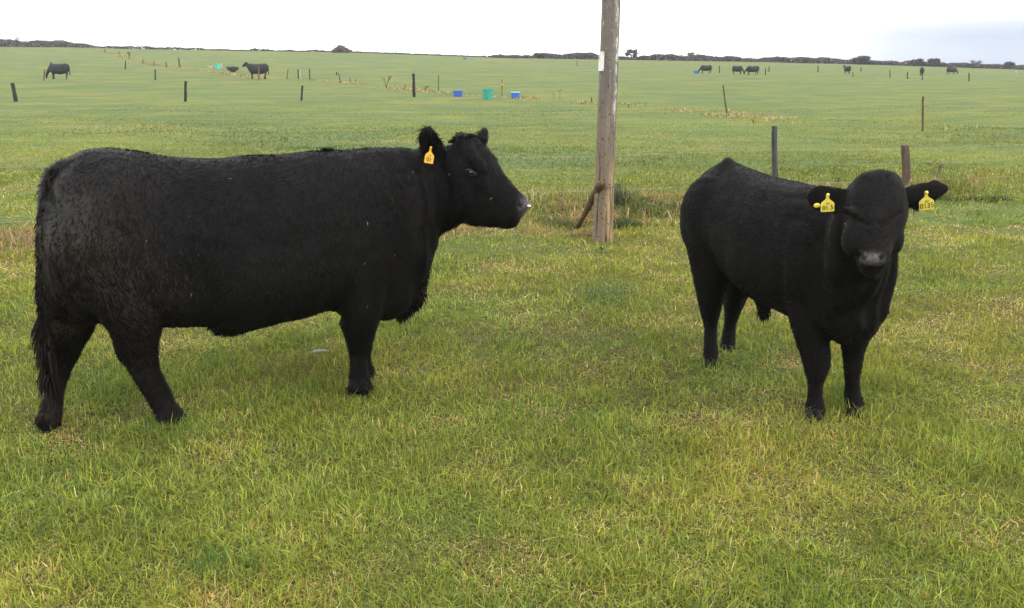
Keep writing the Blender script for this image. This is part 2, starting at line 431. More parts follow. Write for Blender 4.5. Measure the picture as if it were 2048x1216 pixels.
# ------------------------------------------------------------------ lofts
K = 28
TH = np.linspace(0, 2 * np.pi, K, endpoint=False)
def sp(c, e): return np.sign(c) * np.abs(c) ** (2.0 / e)
def ring_tb(top, bot, side, hw, e=2.25, low=0.0):
    """closed ring between a top and a bottom point, half width hw; low > 0 makes the lower half fuller"""
    c = (top + bot) / 2; v = (top - bot) / 2
    s, k = sp(np.sin(TH), e), sp(np.cos(TH), e)
    return c + np.outer(s, v) + np.outer(k * (1 - low * s), side) * hw
def ring_ab(c, a, b, e=2.1):
    return np.asarray(c) + np.outer(np.cos(TH), a) * 1.0 + np.outer(np.sin(TH), b)
def loft(rings, sub=4):
    R = np.array(rings); n = len(R)
    E = np.concatenate([[2 * R[0] - R[1]], R, [2 * R[-1] - R[-2]]])
    out = []
    for i in range(n - 1):
        p0, p1, p2, p3 = E[i], E[i + 1], E[i + 2], E[i + 3]
        for k in range(sub):
            t = k / sub
            out.append(.5 * ((2 * p1) + (-p0 + p2) * t + (2 * p0 - 5 * p1 + 4 * p2 - p3) * t * t + (-p0 + 3 * p1 - 3 * p2 + p3) * t ** 3))
    out.append(R[-1]); out = np.array(out); m = len(out)
    v = out.reshape(-1, 3); c0, c1 = out[0].mean(0), out[-1].mean(0)
    i = np.arange(m - 1)[:, None] * K + np.arange(K)[None]; j = np.arange(m - 1)[:, None] * K + (np.arange(K)[None] + 1) % K
    q = np.stack([i, j, j + K, i + K], -1).reshape(-1, 4)
    a = np.arange(K); b = (a + 1) % K
    v = np.vstack([v, c0, c1]); n0 = m * K
    t0 = np.stack([b, a, np.full(K, n0)], -1); t1 = np.stack([a + (m - 1) * K, b + (m - 1) * K, np.full(K, n0 + 1)], -1)
    return v, q, np.vstack([t0, t1])
def ball(c, r, rot=None):
    """ellipsoid as a loft piece; r = 3 radii along the columns of rot"""
    rot = np.eye(3) if rot is None else np.array(rot).T
    rings = []
    for t in np.linspace(-.97, .97, 9):
        s = math.sqrt(1 - t * t)
        rings.append(np.asarray(c) + rot[:, 2] * r[2] * t + (np.outer(np.cos(TH), rot[:, 0] * r[0]) + np.outer(np.sin(TH), rot[:, 1] * r[1])) * s)
    return loft(rings, 1)
def fuse(pieces, voxel, smooth_it=8, fac=.5):
    vs_, qs, ts, o = [], [], [], 0
    for v, q, t in pieces: vs_.append(v); qs.append(q + o); ts.append(t + o); o += len(v)
    tmp = mesh_np('tmp', np.vstack(vs_), [np.vstack(qs), np.vstack(ts)])
    # outward normals on every shell
    import bmesh
    bm = bmesh.new(); bm.from_mesh(tmp.data); bmesh.ops.recalc_face_normals(bm, faces=bm.faces); bm.to_mesh(tmp.data); bm.free()
    r = tmp.modifiers.new('r', 'REMESH'); r.mode = 'VOXEL'; r.voxel_size = voxel; r.use_smooth_shade = True
    s = tmp.modifiers.new('s', 'SMOOTH'); s.factor = fac; s.iterations = smooth_it
    dg = bpy.context.evaluated_depsgraph_get(); dg.update(); ev = tmp.evaluated_get(dg); me = ev.to_mesh()
    n = len(me.vertices); V = np.empty(n * 3, np.float32); me.vertices.foreach_get('co', V); V = V.reshape(-1, 3)
    Nn = np.empty(n * 3, np.float32); me.vertices.foreach_get('normal', Nn); Nn = Nn.reshape(-1, 3)
    me.calc_loop_triangles()
    F = np.empty(len(me.polygons) * 4, np.int32)
    lt = np.array([p.loop_total for p in me.polygons]); 
    li = np.empty(len(me.loops), np.int32); me.loops.foreach_get('vertex_index', li)
    ls = np.array([p.loop_start for p in me.polygons])
    quads = [li[ls[lt == 4][:, None] + np.arange(4)]]
    if (lt == 3).any(): quads.append(li[ls[lt == 3][:, None] + np.arange(3)])
    tri = np.empty(len(me.loop_triangles) * 3, np.int32); me.loop_triangles.foreach_get('vertices', tri); tri = tri.reshape(-1, 3)
    ev.to_mesh_clear(); md = tmp.data; bpy.data.objects.remove(tmp); bpy.data.meshes.remove(md)
    return V.astype(float).copy(), Nn.astype(float).copy(), quads, tri
def normals(V, tri):
    fn = np.cross(V[tri[:, 1]] - V[tri[:, 0]], V[tri[:, 2]] - V[tri[:, 0]])
    n = np.zeros_like(V)
    for k in range(3): np.add.at(n, tri[:, k], fn)
    return n / np.maximum(np.linalg.norm(n, axis=1), 1e-9)[:, None]
def n3(P, s, o=3):
    a = fbm(P[:, 0] * s + P[:, 2] * s * .37, P[:, 1] * s + 3, o); b = fbm(P[:, 2] * s + 11, P[:, 0] * s * .8 + P[:, 1] * s * .4, o)
    return a + b
def dent(V, Nn, c, r, depth):
    d = np.linalg.norm(V - c, axis=1); w = np.exp(-(d / r) ** 2); V -= Nn * (w * depth)[:, None]; return w
def coat(name, V, Nn, tri, n, length, width, comb, parent, lenf=None, colf=None, lift=.35, mask=None):
    A = np.linalg.norm(np.cross(V[tri[:, 1]] - V[tri[:, 0]], V[tri[:, 2]] - V[tri[:, 0]]), axis=1)
    if mask is not None: A = A * mask[tri].mean(1)
    pr = A / A.sum(); f = rng.choice(len(tri), n, p=pr)
    a, b = rng.random(n), rng.random(n); s = a + b > 1; a[s], b[s] = 1 - a[s], 1 - b[s]
    T = tri[f]; P = V[T[:, 0]] * (1 - a - b)[:, None] + V[T[:, 1]] * a[:, None] + V[T[:, 2]] * b[:, None]
    Nr = Nn[T[:, 0]]
    cdir = comb(P) if callable(comb) else np.tile(comb, (n, 1))
    g = np.stack([n3(P, 7), n3(P + 5, 7), n3(P - 9, 7)], -1) * 1.3
    d = cdir + g + rng.normal(0, .22, (n, 3)); d -= Nr * (d * Nr).sum(1)[:, None]; d /= np.maximum(np.linalg.norm(d, axis=1), 1e-6)[:, None]
    W = np.cross(d, Nr) * width * .5 * (.6 + .8 * rng.random(n))[:, None]
    L = length * (.6 + .8 * rng.random(n));
    if lenf is not None: L = L * lenf(P)
    L = L[:, None]; lf = (lift * (.5 + rng.random(n)))[:, None]
    B = P - Nr * .002; Mi = P + d * L * .5 + Nr * L * lf * .6; Tp = P + d * L + Nr * L * lf * .75
    v = np.stack([B - W, B + W, Mi + W * .8, Mi - W * .8, Tp], 1).reshape(-1, 3); k = np.arange(n) * 5
    o = mesh_np(name, v, [np.stack([k, k + 1, k + 2, k + 3], -1), np.stack([k + 3, k + 2, k + 4], -1)], M['hair'])
    c = np.array([.0056, .0054, .0056]) * (.6 + 1.0 * rng.random((n, 1)) ** 2 * 1.6)
    br = rng.random(n) < .05; c[br] = [.018, .014, .010]
    if colf is not None: c = colf(P, c)
    add_col(o, np.repeat(c, 5, axis=0)); reparent(o, parent); return o
def strands(name, roots, dirs, lens, width, cols, parent, droop=.5):
    """long single hairs / locks"""
    n = len(roots); side = np.cross(dirs, rng.normal(0, 1, (n, 3))); side /= np.linalg.norm(side, axis=1)[:, None]
    W = side * width * .5; L = lens[:, None]; g = np.array([0, 0, -1.0])
    p1 = roots + dirs * L * .35; p2 = p1 + (dirs * .6 + g * droop) * L * .35; p3 = p2 + (dirs * .3 + g * droop * 1.5) * L * .3
    v = np.stack([roots - W, roots + W, p1 + W, p1 - W, p2 + W * .7, p2 - W * .7, p3], 1).reshape(-1, 3); k = np.arange(n) * 7
    o = mesh_np(name, v, [np.stack([k, k + 1, k + 2, k + 3], -1), np.stack([k + 3, k + 2, k + 4, k + 5], -1), np.stack([k + 5, k + 4, k + 6], -1)], M['hair'])
    add_col(o, np.repeat(cols, 7, axis=0)); reparent(o, parent); return o
def ear_piece(base, tip, wide, front, prof, thick=.011, cup=.03):
    """ear: axis base->tip, wide = vector (half width direction), front = direction the cup faces"""
    base, tip = np.array(base), np.array(tip); wide = np.array(wide, float); wide /= np.linalg.norm(wide); front = np.array(front, float); front /= np.linalg.norm(front)
    rings = []
    for t, w in prof:
        c = base + (tip - base) * t
        x = np.cos(TH); s = np.sin(TH)
        cupv = -cup * (1 - x * x) * min(1, w / .05)
        rings.append(c + np.outer(x * w, wide) + np.outer(s * thick + cupv, front))
    return loft(rings, 4)
def hoof_mesh(name, c, fwd, size, parent):
    """cloven hoof: two claws, toes pointing along fwd"""
    fwd = np.array([fwd[0], fwd[1], 0.0]); fwd /= np.linalg.norm(fwd); side = np.array([-fwd[1], fwd[0], 0]); up = np.array([0, 0, 1.0])
    vs_, qs, ts, o = [], [], [], 0
    for s in (-1, 1):
        rings = []
        for t, a, b, f in ((0, .62, .30, .25), (.35, .60, .29, .12), (.75, .50, .27, -.03), (1.0, .40, .23, -.12)):
            cc = np.array(c) + up * size * (t * .9) + side * s * size * .31 + fwd * size * (f)
            rg = cc + np.outer(np.cos(TH), fwd) * size * a + np.outer(np.sin(TH), side) * size * b
            rings.append(rg)
        v, q, t_ = loft(rings, 2); vs_.append(v); qs.append(q + o); ts.append(t_ + o); o += len(v)
    h = mesh_np(name, np.vstack(vs_), [np.vstack(qs), np.vstack(ts)], M['hoof']); reparent(h, parent); return h
def text_mesh(name, txt, size, mat, parent, mw, thick=.0004):
    cu = bpy.data.curves.new('t', 'FONT'); cu.body = txt; cu.size = size; cu.align_x = 'CENTER'; cu.align_y = 'CENTER'; cu.extrude = thick
    t = bpy.data.objects.new('t', cu); COL.objects.link(t); dg = bpy.context.evaluated_depsgraph_get()
    me = bpy.data.meshes.new_from_object(t.evaluated_get(dg)); bpy.data.objects.remove(t); me.name = name
    me.transform(mw); me.materials.clear(); me.materials.append(mat)
    o = bpy.data.objects.new(name, me); COL.objects.link(o); reparent(o, parent); return o
def ear_tag(parent, c, right, up, w, h, mat, txt, txtsize, name='ear_tag', mark=True):
    """flag tag: rectangle with shoulders tapering to a neck and stud; c = centre of plate"""
    right = Vector(right).normalized(); up = Vector(up); up = (up - right * up.dot(right)).normalized(); nrm = right.cross(up)
    mw = Matrix((( right.x, up.x, nrm.x, c[0]), (right.y, up.y, nrm.y, c[1]), (right.z, up.z, nrm.z, c[2]), (0, 0, 0, 1)))
    out2 = [(-.5, -.47), (-.46, -.5), (.46, -.5), (.5, -.47), (.5, .20), (.42, .34), (.18, .56), (.11, .66), (.10, .98), (.06, 1.04), (-.06, 1.04), (-.10, .98), (-.11, .66), (-.18, .56), (-.42, .34), (-.5, .20)]
    n = len(out2); v = []
    for zz in (.0012, -.0012):
        for x, y in out2: v.append(mw @ Vector((x * w, y * h, zz + .004 * math.sin(x * 2.4))))
    f = [tuple(range(n)), tuple(range(2 * n - 1, n - 1, -1))] + [(i, i + n, (i + 1) % n + n, (i + 1) % n) for i in range(n)]
    me = bpy.data.meshes.new(name); me.from_pydata(v, [], f); me.materials.append(mat); o = bpy.data.objects.new(name, me); COL.objects.link(o); reparent(o, parent)
    # stud
    v_, q_, t_ = ball(np.array(mw @ Vector((0, 1.0 * h, .004))), (w * .13, w * .13, w * .13)); st = mesh_np('stud', v_, [q_, t_], mat); st.parent = o
    if txt:
        t = text_mesh('lettering', txt, txtsize, M['ink'], parent, mw @ Matrix.Translation((0, -.14 * h, .0045))); t.parent = o; t.location = (0, 0, 0)
        if mark:   # small crest of lines above the number
            t2 = text_mesh('lettering', 'vv', txtsize * .62, M['ink'], parent, mw @ Matrix.Translation((0, .26 * h, .0045))); t2.parent = o; t2.location = (0, 0, 0)
    return o

# ------------------------------------------------------------------ the cow
def build_cow():
    a = math.radians(24); u = np.array([math.cos(a), math.sin(a), 0]); n = np.array([-math.sin(a), math.cos(a), 0])
    P0 = np.array([-1.2, 4.18, 0])
    def P(px, py, o=0): return on_plane(px, py, P0 + n * o, n)
    rootp = P(400, 760, 0); root = empty('cow', (rootp[0], rootp[1], gh(rootp[0], rootp[1])))
    tag(root, 'large black cow standing side-on at left, one yellow ear tag, head facing right', 'cow', 'black cattle')
    pcs = []
    body = [(84, 410, 84, 560, .07), (95, 355, 95, 610, .16), (118, 330, 118, 640, .225), (155, 305, 155, 648, .255), (200, 297, 200, 640, .275), (255, 300, 255, 640, .30), (320, 311, 320, 645, .32), (385, 316, 385, 650, .35), (445, 317, 450, 664, .375), (500, 311, 500, 652, .375), (560, 308, 560, 636, .36), (630, 303, 630, 625, .335), (690, 299, 700, 628, .31), (745, 296, 760, 636, .27), (785, 296, 800, 626, .21), (812, 300, 825, 590, .13), (828, 312, 838, 530, .06)]
    pcs.append(loft([ring_tb(P(x1, y1), P(x2, y2), n, w, 2.3, .10 if 300 < x1 < 700 else .0) for x1, y1, x2, y2, w in body], 4))
    # neck to the back of the head
    hh = math.radians(-20); hu = np.array([math.cos(hh), math.sin(hh), 0]); hn = np.array([-math.sin(hh), math.cos(hh), 0])
    Hc = P(885, 370, -.06)
    def H(px, py, o=0): return on_plane(px, py, Hc + hn * o, hn)
    nk = [ring_tb(P(735, 300), P(760, 590), n, .235), ring_tb(P(795, 297), P(812, 585), n, .215), ring_tb(P(838, 298, -.02), P(848, 548, -.02), n, .17), ring_tb(P(862, 299, -.035), P(864, 498, -.035), n * .8 + hn * .2, .14)]
    m_ = (n + hn); m_ /= np.linalg.norm(m_)
    nk += [ring_tb(H(884, 298), H(880, 478), m_, .118), ring_tb(H(915, 300), H(912, 446), hn, .10)]
    pcs.append(loft(nk, 4))
    # head
    hd = [(893, 296, 888, 440, .06, 0), (908, 281, 902, 450, .088, 0), (930, 270, 925, 450, .105, 0), (955, 281, 945, 449, .112, .05), (975, 302, 963, 451, .108, .1), (994, 331, 982, 453, .088, .1), (1011, 354, 997, 453, .068, .05), (1029, 374, 1011, 457, .060, 0), (1043, 389, 1024, 456, .064, 0), (1052, 400, 1034, 446, .062, 0), (1056, 409, 1045, 438, .045, 0)]
    pcs.append(loft([ring_tb(H(x1, y1), H(x2, y2), hn, w, 2.4, -l) for x1, y1, x2, y2, w, l in hd], 4))
    # lower lip / chin
    pcs.append(ball(H(1018, 448), (.050, .046, .024), [hu, hn, [0, 0, 1]]))
    pcs.append(ball(H(1046, 414), (.030, .060, .034), [hu * .8 + np.array([0, 0, -.6]), hn, [.5, 0, .8]]))
    # brow ridges, poll tuft
    for s in (-1, 1):
        pcs.append(ball(H(958, 326, s * .088), (.055, .026, .024), [hu * .7 + np.array([0, 0, -.6]), hn, [.3, 0, .9]]))
    pcs.append(ball(H(986, 322, .085), (.030, .030, .026)))
    pcs.append(ball(H(928, 283, 0), (.055, .075, .035)))
    # cheek
    pcs.append(ball(H(915, 400, -.072), (.09, .03, .09), [hu, hn, [0, 0, 1]])); pcs.append(ball(H(915, 400, .072), (.09, .03, .09), [hu, hn, [0, 0, 1]]))
    # ears
    prof = [(0, .030), (.15, .045), (.4, .060), (.65, .066), (.85, .054), (.95, .036), (1.0, .018)]
    pcs.append(ear_piece(H(872, 322, -.085), H(850, 256, -.17), hu * .97 + np.array([0, 0, .15]), -hn * .9 - hu * .2, prof, .016, .015))
    prof2 = [(0, .045), (.15, .050), (.4, .052), (.65, .045), (.85, .032), (1.0, .014)]
    pcs.append(ear_piece(H(952, 312, .08), H(970, 256, .155), hu * .35 + hn * .95 + np.array([0, 0, .1]), hu * .9 - np.array([0, .5, 0]), prof2, .017, .010))
    # legs: rows (left, right, py, lateral offset, depth ratio)
    def leg(rows, sub=4):
        R = []
        for l, r, py, o, k in rows:
            A, B = P(l, py, o), P(r, py, o); c = (A + B) / 2; half = np.linalg.norm(B - A) / 2
            R.append(ring_ab(c, u * half, n * half * k))
        return loft(R, sub)
    near_hind = [(120, 300, 400, -.12, .80), (112, 325, 480, -.15, .72), (135, 332, 550, -.165, .70), (180, 331, 605, -.17, .86), (212, 326, 648, -.165, 1.0), (226, 320, 680, -.15, .90), (232, 319, 702, -.135, .75), (250, 320, 728, -.12, .72), (268, 329, 755, -.12, .78), (287, 344, 785, -.12, .85), (302, 354, 808, -.12, .9), (312, 368, 828, -.12, .85), (322, 376, 842, -.12, .85), (326, 380, 850, -.12, .85)]
    far_hind = [(95, 250, 430, .11, .8), (82, 240, 520, .12, .8), (80, 215, 590, .10, .95), (84, 200, 640, .08, 1.05), (88, 180, 682, .07, .85), (93, 158, 722, .07, .7), (91, 139, 760, .05, .8), (84, 130, 795, .04, .9), (78, 127, 820, .03, .95), (71, 126, 838, .02, .95), (77, 125, 856, .02, .9), (78, 127, 865, .02, .9)]
    near_front = [(640, 790, 440, -.16, .7), (650, 785, 520, -.18, .8), (666, 772, 590, -.175, .95), (676, 760, 630, -.165, 1.1), (685, 752, 660, -.15, 1.05), (693, 746, 686, -.13, .95), (698, 738, 708, -.12, .9), (700, 736, 735, -.12, .95), (699, 739, 758, -.12, .95), (700, 747, 772, -.12, .95), (705, 748, 784, -.12, .9)]
    far_front = [(660, 790, 520, .13, .5), (680, 775, 590, .13, .6), (692, 762, 630, .12, .7), (702, 752, 660, .11, .8), (706, 744, 690, .10, .9), (708, 742, 720, .10, .95), (710, 750, 742, .10, .95), (712, 750, 755, .10, .9)]
    for L in (near_hind, far_hind, near_front, far_front): pcs.append(leg(L))
    # hook bone, pin bone, brisket, udder fold, navel fold
    
    
    pcs.append(ball(P(790, 583, 0), (.152, .10, .115), [u, n, [0, 0, 1]]))
    pcs.append(ball(P(815, 575, 0), (.065, .06, .09), [u, n, [0, 0, 1]])); pcs.append(ball(P(835, 535, 0), (.05, .07, .10), [u, n, [0, 0, 1]]))
    pcs.append(ball(P(455, 640, 0), (.10, .16, .055), [u, n, [0, 0, 1]]))
    for x_, y_, o_ in ((322, 834, -.16), (330, 838, -.08), (80, 838, -.03), (84, 842, .06), (704, 776, -.16), (704, 776, -.08)):
        pcs.append(ball(P(x_, y_, o_), (.022, .018, .026)))
    # knees and hocks
    pcs.append(ball(P(722, 693, -.12), (.062, .055, .06))); pcs.append(ball(P(250, 704, -.13), (.036, .036, .06))); pcs.append(ball(P(98, 735, .06), (.035, .04, .06)))
    # shoulder mass
    pcs.append(ball(P(735, 460, -.17), (.17, .10, .28), [u, n, [0, 0, 1]])); pcs.append(ball(P(735, 460, .17), (.17, .10, .28), [u, n, [0, 0, 1]]))
    # tail
    tl = [(128, 318, .030), (100, 345, .030), (88, 385, .028), (84, 440, .026), (82, 510, .024), (84, 580, .022), (90, 640, .020), (98, 700, .018), (103, 745, .012)]
    R = []
    for x, y, r in tl:
        c = P(x + 2, y, -.10 + .06 * max(0, (400 - y) / 90)); R.append(ring_ab(c, u * r * 1.05, n * r * 1.1))
    pcs.append(loft(R, 4))
    V, Nn, quads, tri = fuse(pcs, .0105, 9)
    # ---- surface relief: skin folds on the neck, muscle, matted hair
    s = (V - P0) @ u; lat = (V - P0) @ n; z = V[:, 2]
    wneck = smooth((s - .62) / .25) * smooth((1.15 - s) / .2) * smooth((z - .45) / .25)
    V += Nn * (wneck * .0090 * np.sin(s * 70 + z * 6 + n3(V, 4) * 7))[:, None]
    V += Nn * (n3(V, 6) * .010 + n3(V, 18) * .006)[:, None]
    def push(q, r, d, asp=(1, 1, 1)):
        return Nn * (d * np.exp(-(np.linalg.norm((V - q) * np.array(asp), axis=1) / r) ** 2))[:, None]
    V += push(P(350, 385, -.30), .13, -.030, (.8, 1, 1)) + push(P(118, 372, -.17), .07, .016) + push(P(812, 500, -.15), .10, .014) + push(P(705, 400, -.28), .16, .016, (1.3, 1, .6)) + push(P(215, 520, -.30), .17, .018, (1, 1, .7)) + push(P(600, 560, -.33), .18, .012)
    for k_ in range(7):
        rb = s - (-.12 + k_ * .085 + (z - .8) * .12); V += Nn * (.0028 * np.exp(-(rb / .022) ** 2) * smooth((1.1 - z) / .2) * smooth((z - .55) / .2))[:, None]
    hk = P(258, 350, -.25); V += Nn * (.016 * np.exp(-(np.linalg.norm((V - hk) * [1, 1, 1.2], axis=1) / .11) ** 2))[:, None]
    wth = np.exp(-((s + .72) / .25) ** 2 - ((z - .62) / .28) ** 2) * (lat < 0)
    V += Nn * (wth * n3(V, 26) * .012)[:, None]
    # groove in front of the thigh and behind the shoulder
    V -= Nn * ((np.exp(-((s + .30 + (z - .7) * .25) / .09) ** 2) * smooth((.95 - z) / .3) * .030 + np.exp(-((s - .30) / .07) ** 2) * smooth((1.05 - z) / .3) * .022) * (z > .4))[:, None]
    # groove between the tail and the thigh
    q0 = P(106, 460, -.2)
    gx = (V - P(107, 460, -.15)) @ u
    V -= Nn * (np.exp(-(gx / .018) ** 2) * smooth((z - .45) / .15) * smooth((1.18 - z) / .15) * (lat < 0) * .022)[:, None]
    eye = H(944, 345, -.108); nos = H(1042, 411, -.055); nos2 = H(1050, 411, .055)
    V_pre = V.copy()
    dent(V, Nn, eye, .030, .012)
    dent(V, Nn, H(1044, 438, -.04), .016, .016); dent(V, Nn, H(1046, 438, .02), .016, .016)
    pit = dent(V, Nn, nos, .0115, .022) + dent(V, Nn, nos2, .0115, .022)
    # mouth line
    mo = np.zeros(len(V))
    for k in range(24):
        t = k / 23; q = H(1044 - t * 48, 437 + t * 6 - 5 * math.sin(t * 3), 0)
        dd = np.hypot((V - q) @ hu, (V[:, 2] - q[2])); mo = np.maximum(mo, np.exp(-(dd / .007) ** 2))
    inh = ((V - Hc) @ hu > .0) & (V[:, 2] > .9)
    V -= Nn * (mo * inh * .014)[:, None]
    Nn = normals(V, tri)
    nz = .8 * np.exp(-(np.linalg.norm((V - H(1056, 419, -.01)) / [1, 1, 1], axis=1) / .058) ** 4)
    o = mesh_np('body', V, quads, M['hide']); reparent(o, root)
    mud = wth * 1.3 + .8 * np.exp(-((s + .93) / .17) ** 2 - ((z - .80) / .22) ** 2) + .35 * smooth((.35 - z) / .3) * (s < 0) + .55 * np.exp(-((s + .95) / .12) ** 2) * smooth((.9 - z) / .5)
    mud = np.clip(mud * (.55 + 1.3 * n3(V, 9)), 0, 1)
    wet = np.clip(np.exp(-((s + .80) / .30) ** 2 - ((z - 1.12) / .20) ** 2) + .8 * np.exp(-((s + .90) / .2) ** 2 - ((z - .9) / .25) ** 2), 0, 1) * np.clip(.8 + 1.2 * n3(V, 5), 0, 1)
    add_float(o, wet, 'wet'); add_float(o, mud * .9, 'mud'); nz = nz * np.clip(1 - 1.4 * pit, 0, 1); add_float(o, np.clip(nz, 0, 1), 'nose'); add_float(o, np.clip(pit * 1.2 + mo * inh * .8, 0, 1), 'pit')
    # ---- coat
    earc = H(855, 275, -.2); earf = H(965, 270, .17)
    def lenf(p):
        e = np.exp(-(np.linalg.norm(p - earc, axis=1) / .10) ** 2) + np.exp(-(np.linalg.norm(p - earf, axis=1) / .09) ** 2)
        ss = (p - P0) @ u; face = smooth((ss - 1.12) / .08)
        br = np.exp(-((ss - .95) / .2) ** 2) * smooth((.75 - p[:, 2]) / .15)
        return (1 - .55 * face) + e * .9 + br * .5
    def colf(p, c):
        ss = (p - P0) @ u
        w = np.clip(1.1 * np.exp(-((ss + .84) / .22) ** 2 - ((p[:, 2] - .70) / .26) ** 2), 0, 1)
        pick = rng.random(len(p)) < w * .40
        c = c * (1 + 1.1 * np.exp(-((ss + .78) / .28) ** 2 - ((p[:, 2] - 1.10) / .22) ** 2) + .5 * smooth((p[:, 2] - 1.0) / .2))[:, None]; c[pick] = np.array([.026, .021, .013]) * (.5 + rng.random((pick.sum(), 1)))  # rump sheen and brighter top side painted into the hair colour
        w2 = rng.random(len(p)) < .0005; c[w2] = [.30, .24, .15]
        return c
    nosemask = (1 - np.clip(nz * 1.5, 0, 1)) * (1 - .80 * wet)
    def comb(p): return -u * .45 + np.array([0, 0, -1.0]) + np.outer(((p - P0) @ u > 1.0), hu * -.5)
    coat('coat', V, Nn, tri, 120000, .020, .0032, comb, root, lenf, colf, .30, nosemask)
    # wet matted locks on the thigh
    m = wth * (np.abs(lat) > .1)
    coat('matted_hair', V, Nn, tri, 5200, .032, .0042, u * .45 + np.array([0, 0, -1.0]), root, None, lambda p, c: np.where(rng.random((len(p), 1)) < .35, np.array([[.026, .023, .018]]), c), .22, m ** 1.5)
    # ragged hair on tail
    k = 2600; t = rng.random(k); px = np.interp(t, [0, .12, .3, .6, .8, 1], [112, 92, 84, 84, 92, 104]); py = 335 + t * 430
    rt = np.array([P(x_, y_, -.10) for x_, y_ in zip(px + rng.normal(0, 3.0, k), py)]); rt += np.outer(rng.normal(0, .010, k), n)
    dr = np.stack([-.45 + rng.normal(0, .35, k), rng.normal(-.2, .35, k), rng.normal(-.6, .35, k)], -1); dr /= np.linalg.norm(dr, axis=1)[:, None]
    cc = np.array([.008, .0075, .0075]) * (.6 + rng.random((k, 1)) * 1.3); bi = rng.random(k) < .22; cc[bi] = [.026, .021, .014]
    strands('tail_hair', rt, dr, (.018 + .035 * rng.random(k)) * (1 + (t > .7) * 1.2), .0065, cc, root, .8)
    k = 420; t = rng.random(k); rt = np.array([P(98 + 6 * q + rng.normal(0, 4), 690 + 60 * q, -.11) for q in t]) + np.outer(rng.normal(0, .012, k), n)
    dr = np.stack([rng.normal(0, .12, k), rng.normal(0, .12, k), np.full(k, -1.0)], -1); cc = np.array([.008, .0075, .0075]) * (.6 + rng.random((k, 1)) * 1.6)
    strands('tail_hair', rt, dr, .05 + .07 * rng.random(k), .006, cc, root, .9)
    # brisket and poll tufts
    k = 1100; t = rng.random(k); rt = np.array([P(np.interp(q, [0, .5, 1], [852, 838, 795]) + rng.normal(0, 3), np.interp(q, [0, .5, 1], [530, 600, 634]), rng.normal(0, .04)) for q in t])
    dr = np.stack([.35 + rng.normal(0, .2, k), rng.normal(0, .2, k), np.full(k, -.9)], -1)
    strands('brisket_hair', rt, dr, .02 + .03 * rng.random(k), .005, np.full((k, 3), .0075), root, .6)
    k = 900; rt = np.array([H(906 + 40 * q, np.interp(q, [0, .5, 1], [283, 271, 274]) + 3, 0) for q in rng.random(k)]) + np.outer(rng.normal(0, .035, k), hn)
    dr = np.stack([rng.normal(.1, .5, k), rng.normal(-.1, .4, k), .6 + rng.random(k) * .5], -1); dr /= np.linalg.norm(dr, axis=1)[:, None]
    strands('poll_hair', rt, dr, .015 + .022 * rng.random(k), .004, np.full((k, 3), .0075) * (.6 + rng.random((k, 1))), root, .1)
    k = 120; rt = np.array([P(655 + rng.normal(0, 7), 304, rng.normal(0, .012)) for _ in range(k)])
    dr = np.stack([rng.normal(0, .5, k), rng.normal(0, .3, k), np.ones(k)], -1); strands('back_tuft', rt, dr, .022 + .022 * rng.random(k), .0028, np.full((k, 3), .0075), root, .1)
    # eyes
    for sgn in (-1, 1):
        e = H(944, 345, sgn * .100)
        v, q, t = ball(e, (.021, .021, .021)); eo = mesh_np('eye', v, [q, t], M['eye']); reparent(eo, root)
        rings = []
        for k, (rr, oo) in enumerate(((.017, .0195), (.021, .021), (.026, .012), (.028, .002))):
            rings.append(e + hn * sgn * oo + np.outer(np.cos(TH) * rr * 1.2, hu * .95 + np.array([0, 0, -.25])) + np.outer(np.sin(TH) * rr * .62, [0, 0, 1]))
        R = np.array(rings); v = R.reshape(-1, 3); i = np.arange(3)[:, None] * K + np.arange(K)[None]; j = np.arange(3)[:, None] * K + (np.arange(K)[None] + 1) % K
        el = mesh_np('eyelid', v, [np.stack([i, j, j + K, i + K], -1).reshape(-1, 4)], M['lid']); reparent(el, root)
    v, q, t = ball(H(1058, 412, -.010), (.010, .008, .006)); dr_ = mesh_np('nose_spot', v, [q, t], M['white']); reparent(dr_, root)  # small white ball at the tip of the nose
    # ear tag hanging from the near ear, seen at an angle
    c = H(858.5, 316, -.175)
    ear_tag(root, c, np.array([.88, .2, -.16]), np.array([-.08, 0, 1]), .042, .050, M['tago'], '01', .026)
    # hooves
    for (x, y, o_, sz) in ((354, 860, -.12, .066), (104, 876, .02, .066), (728, 795, -.12, .064), (734, 764, .10, .056)):
        g = P(x, y, o_); hoof_mesh('hoof', (g[0], g[1], gh(g[0], g[1]) - .01), u, sz, root)
    return root
build_cow()

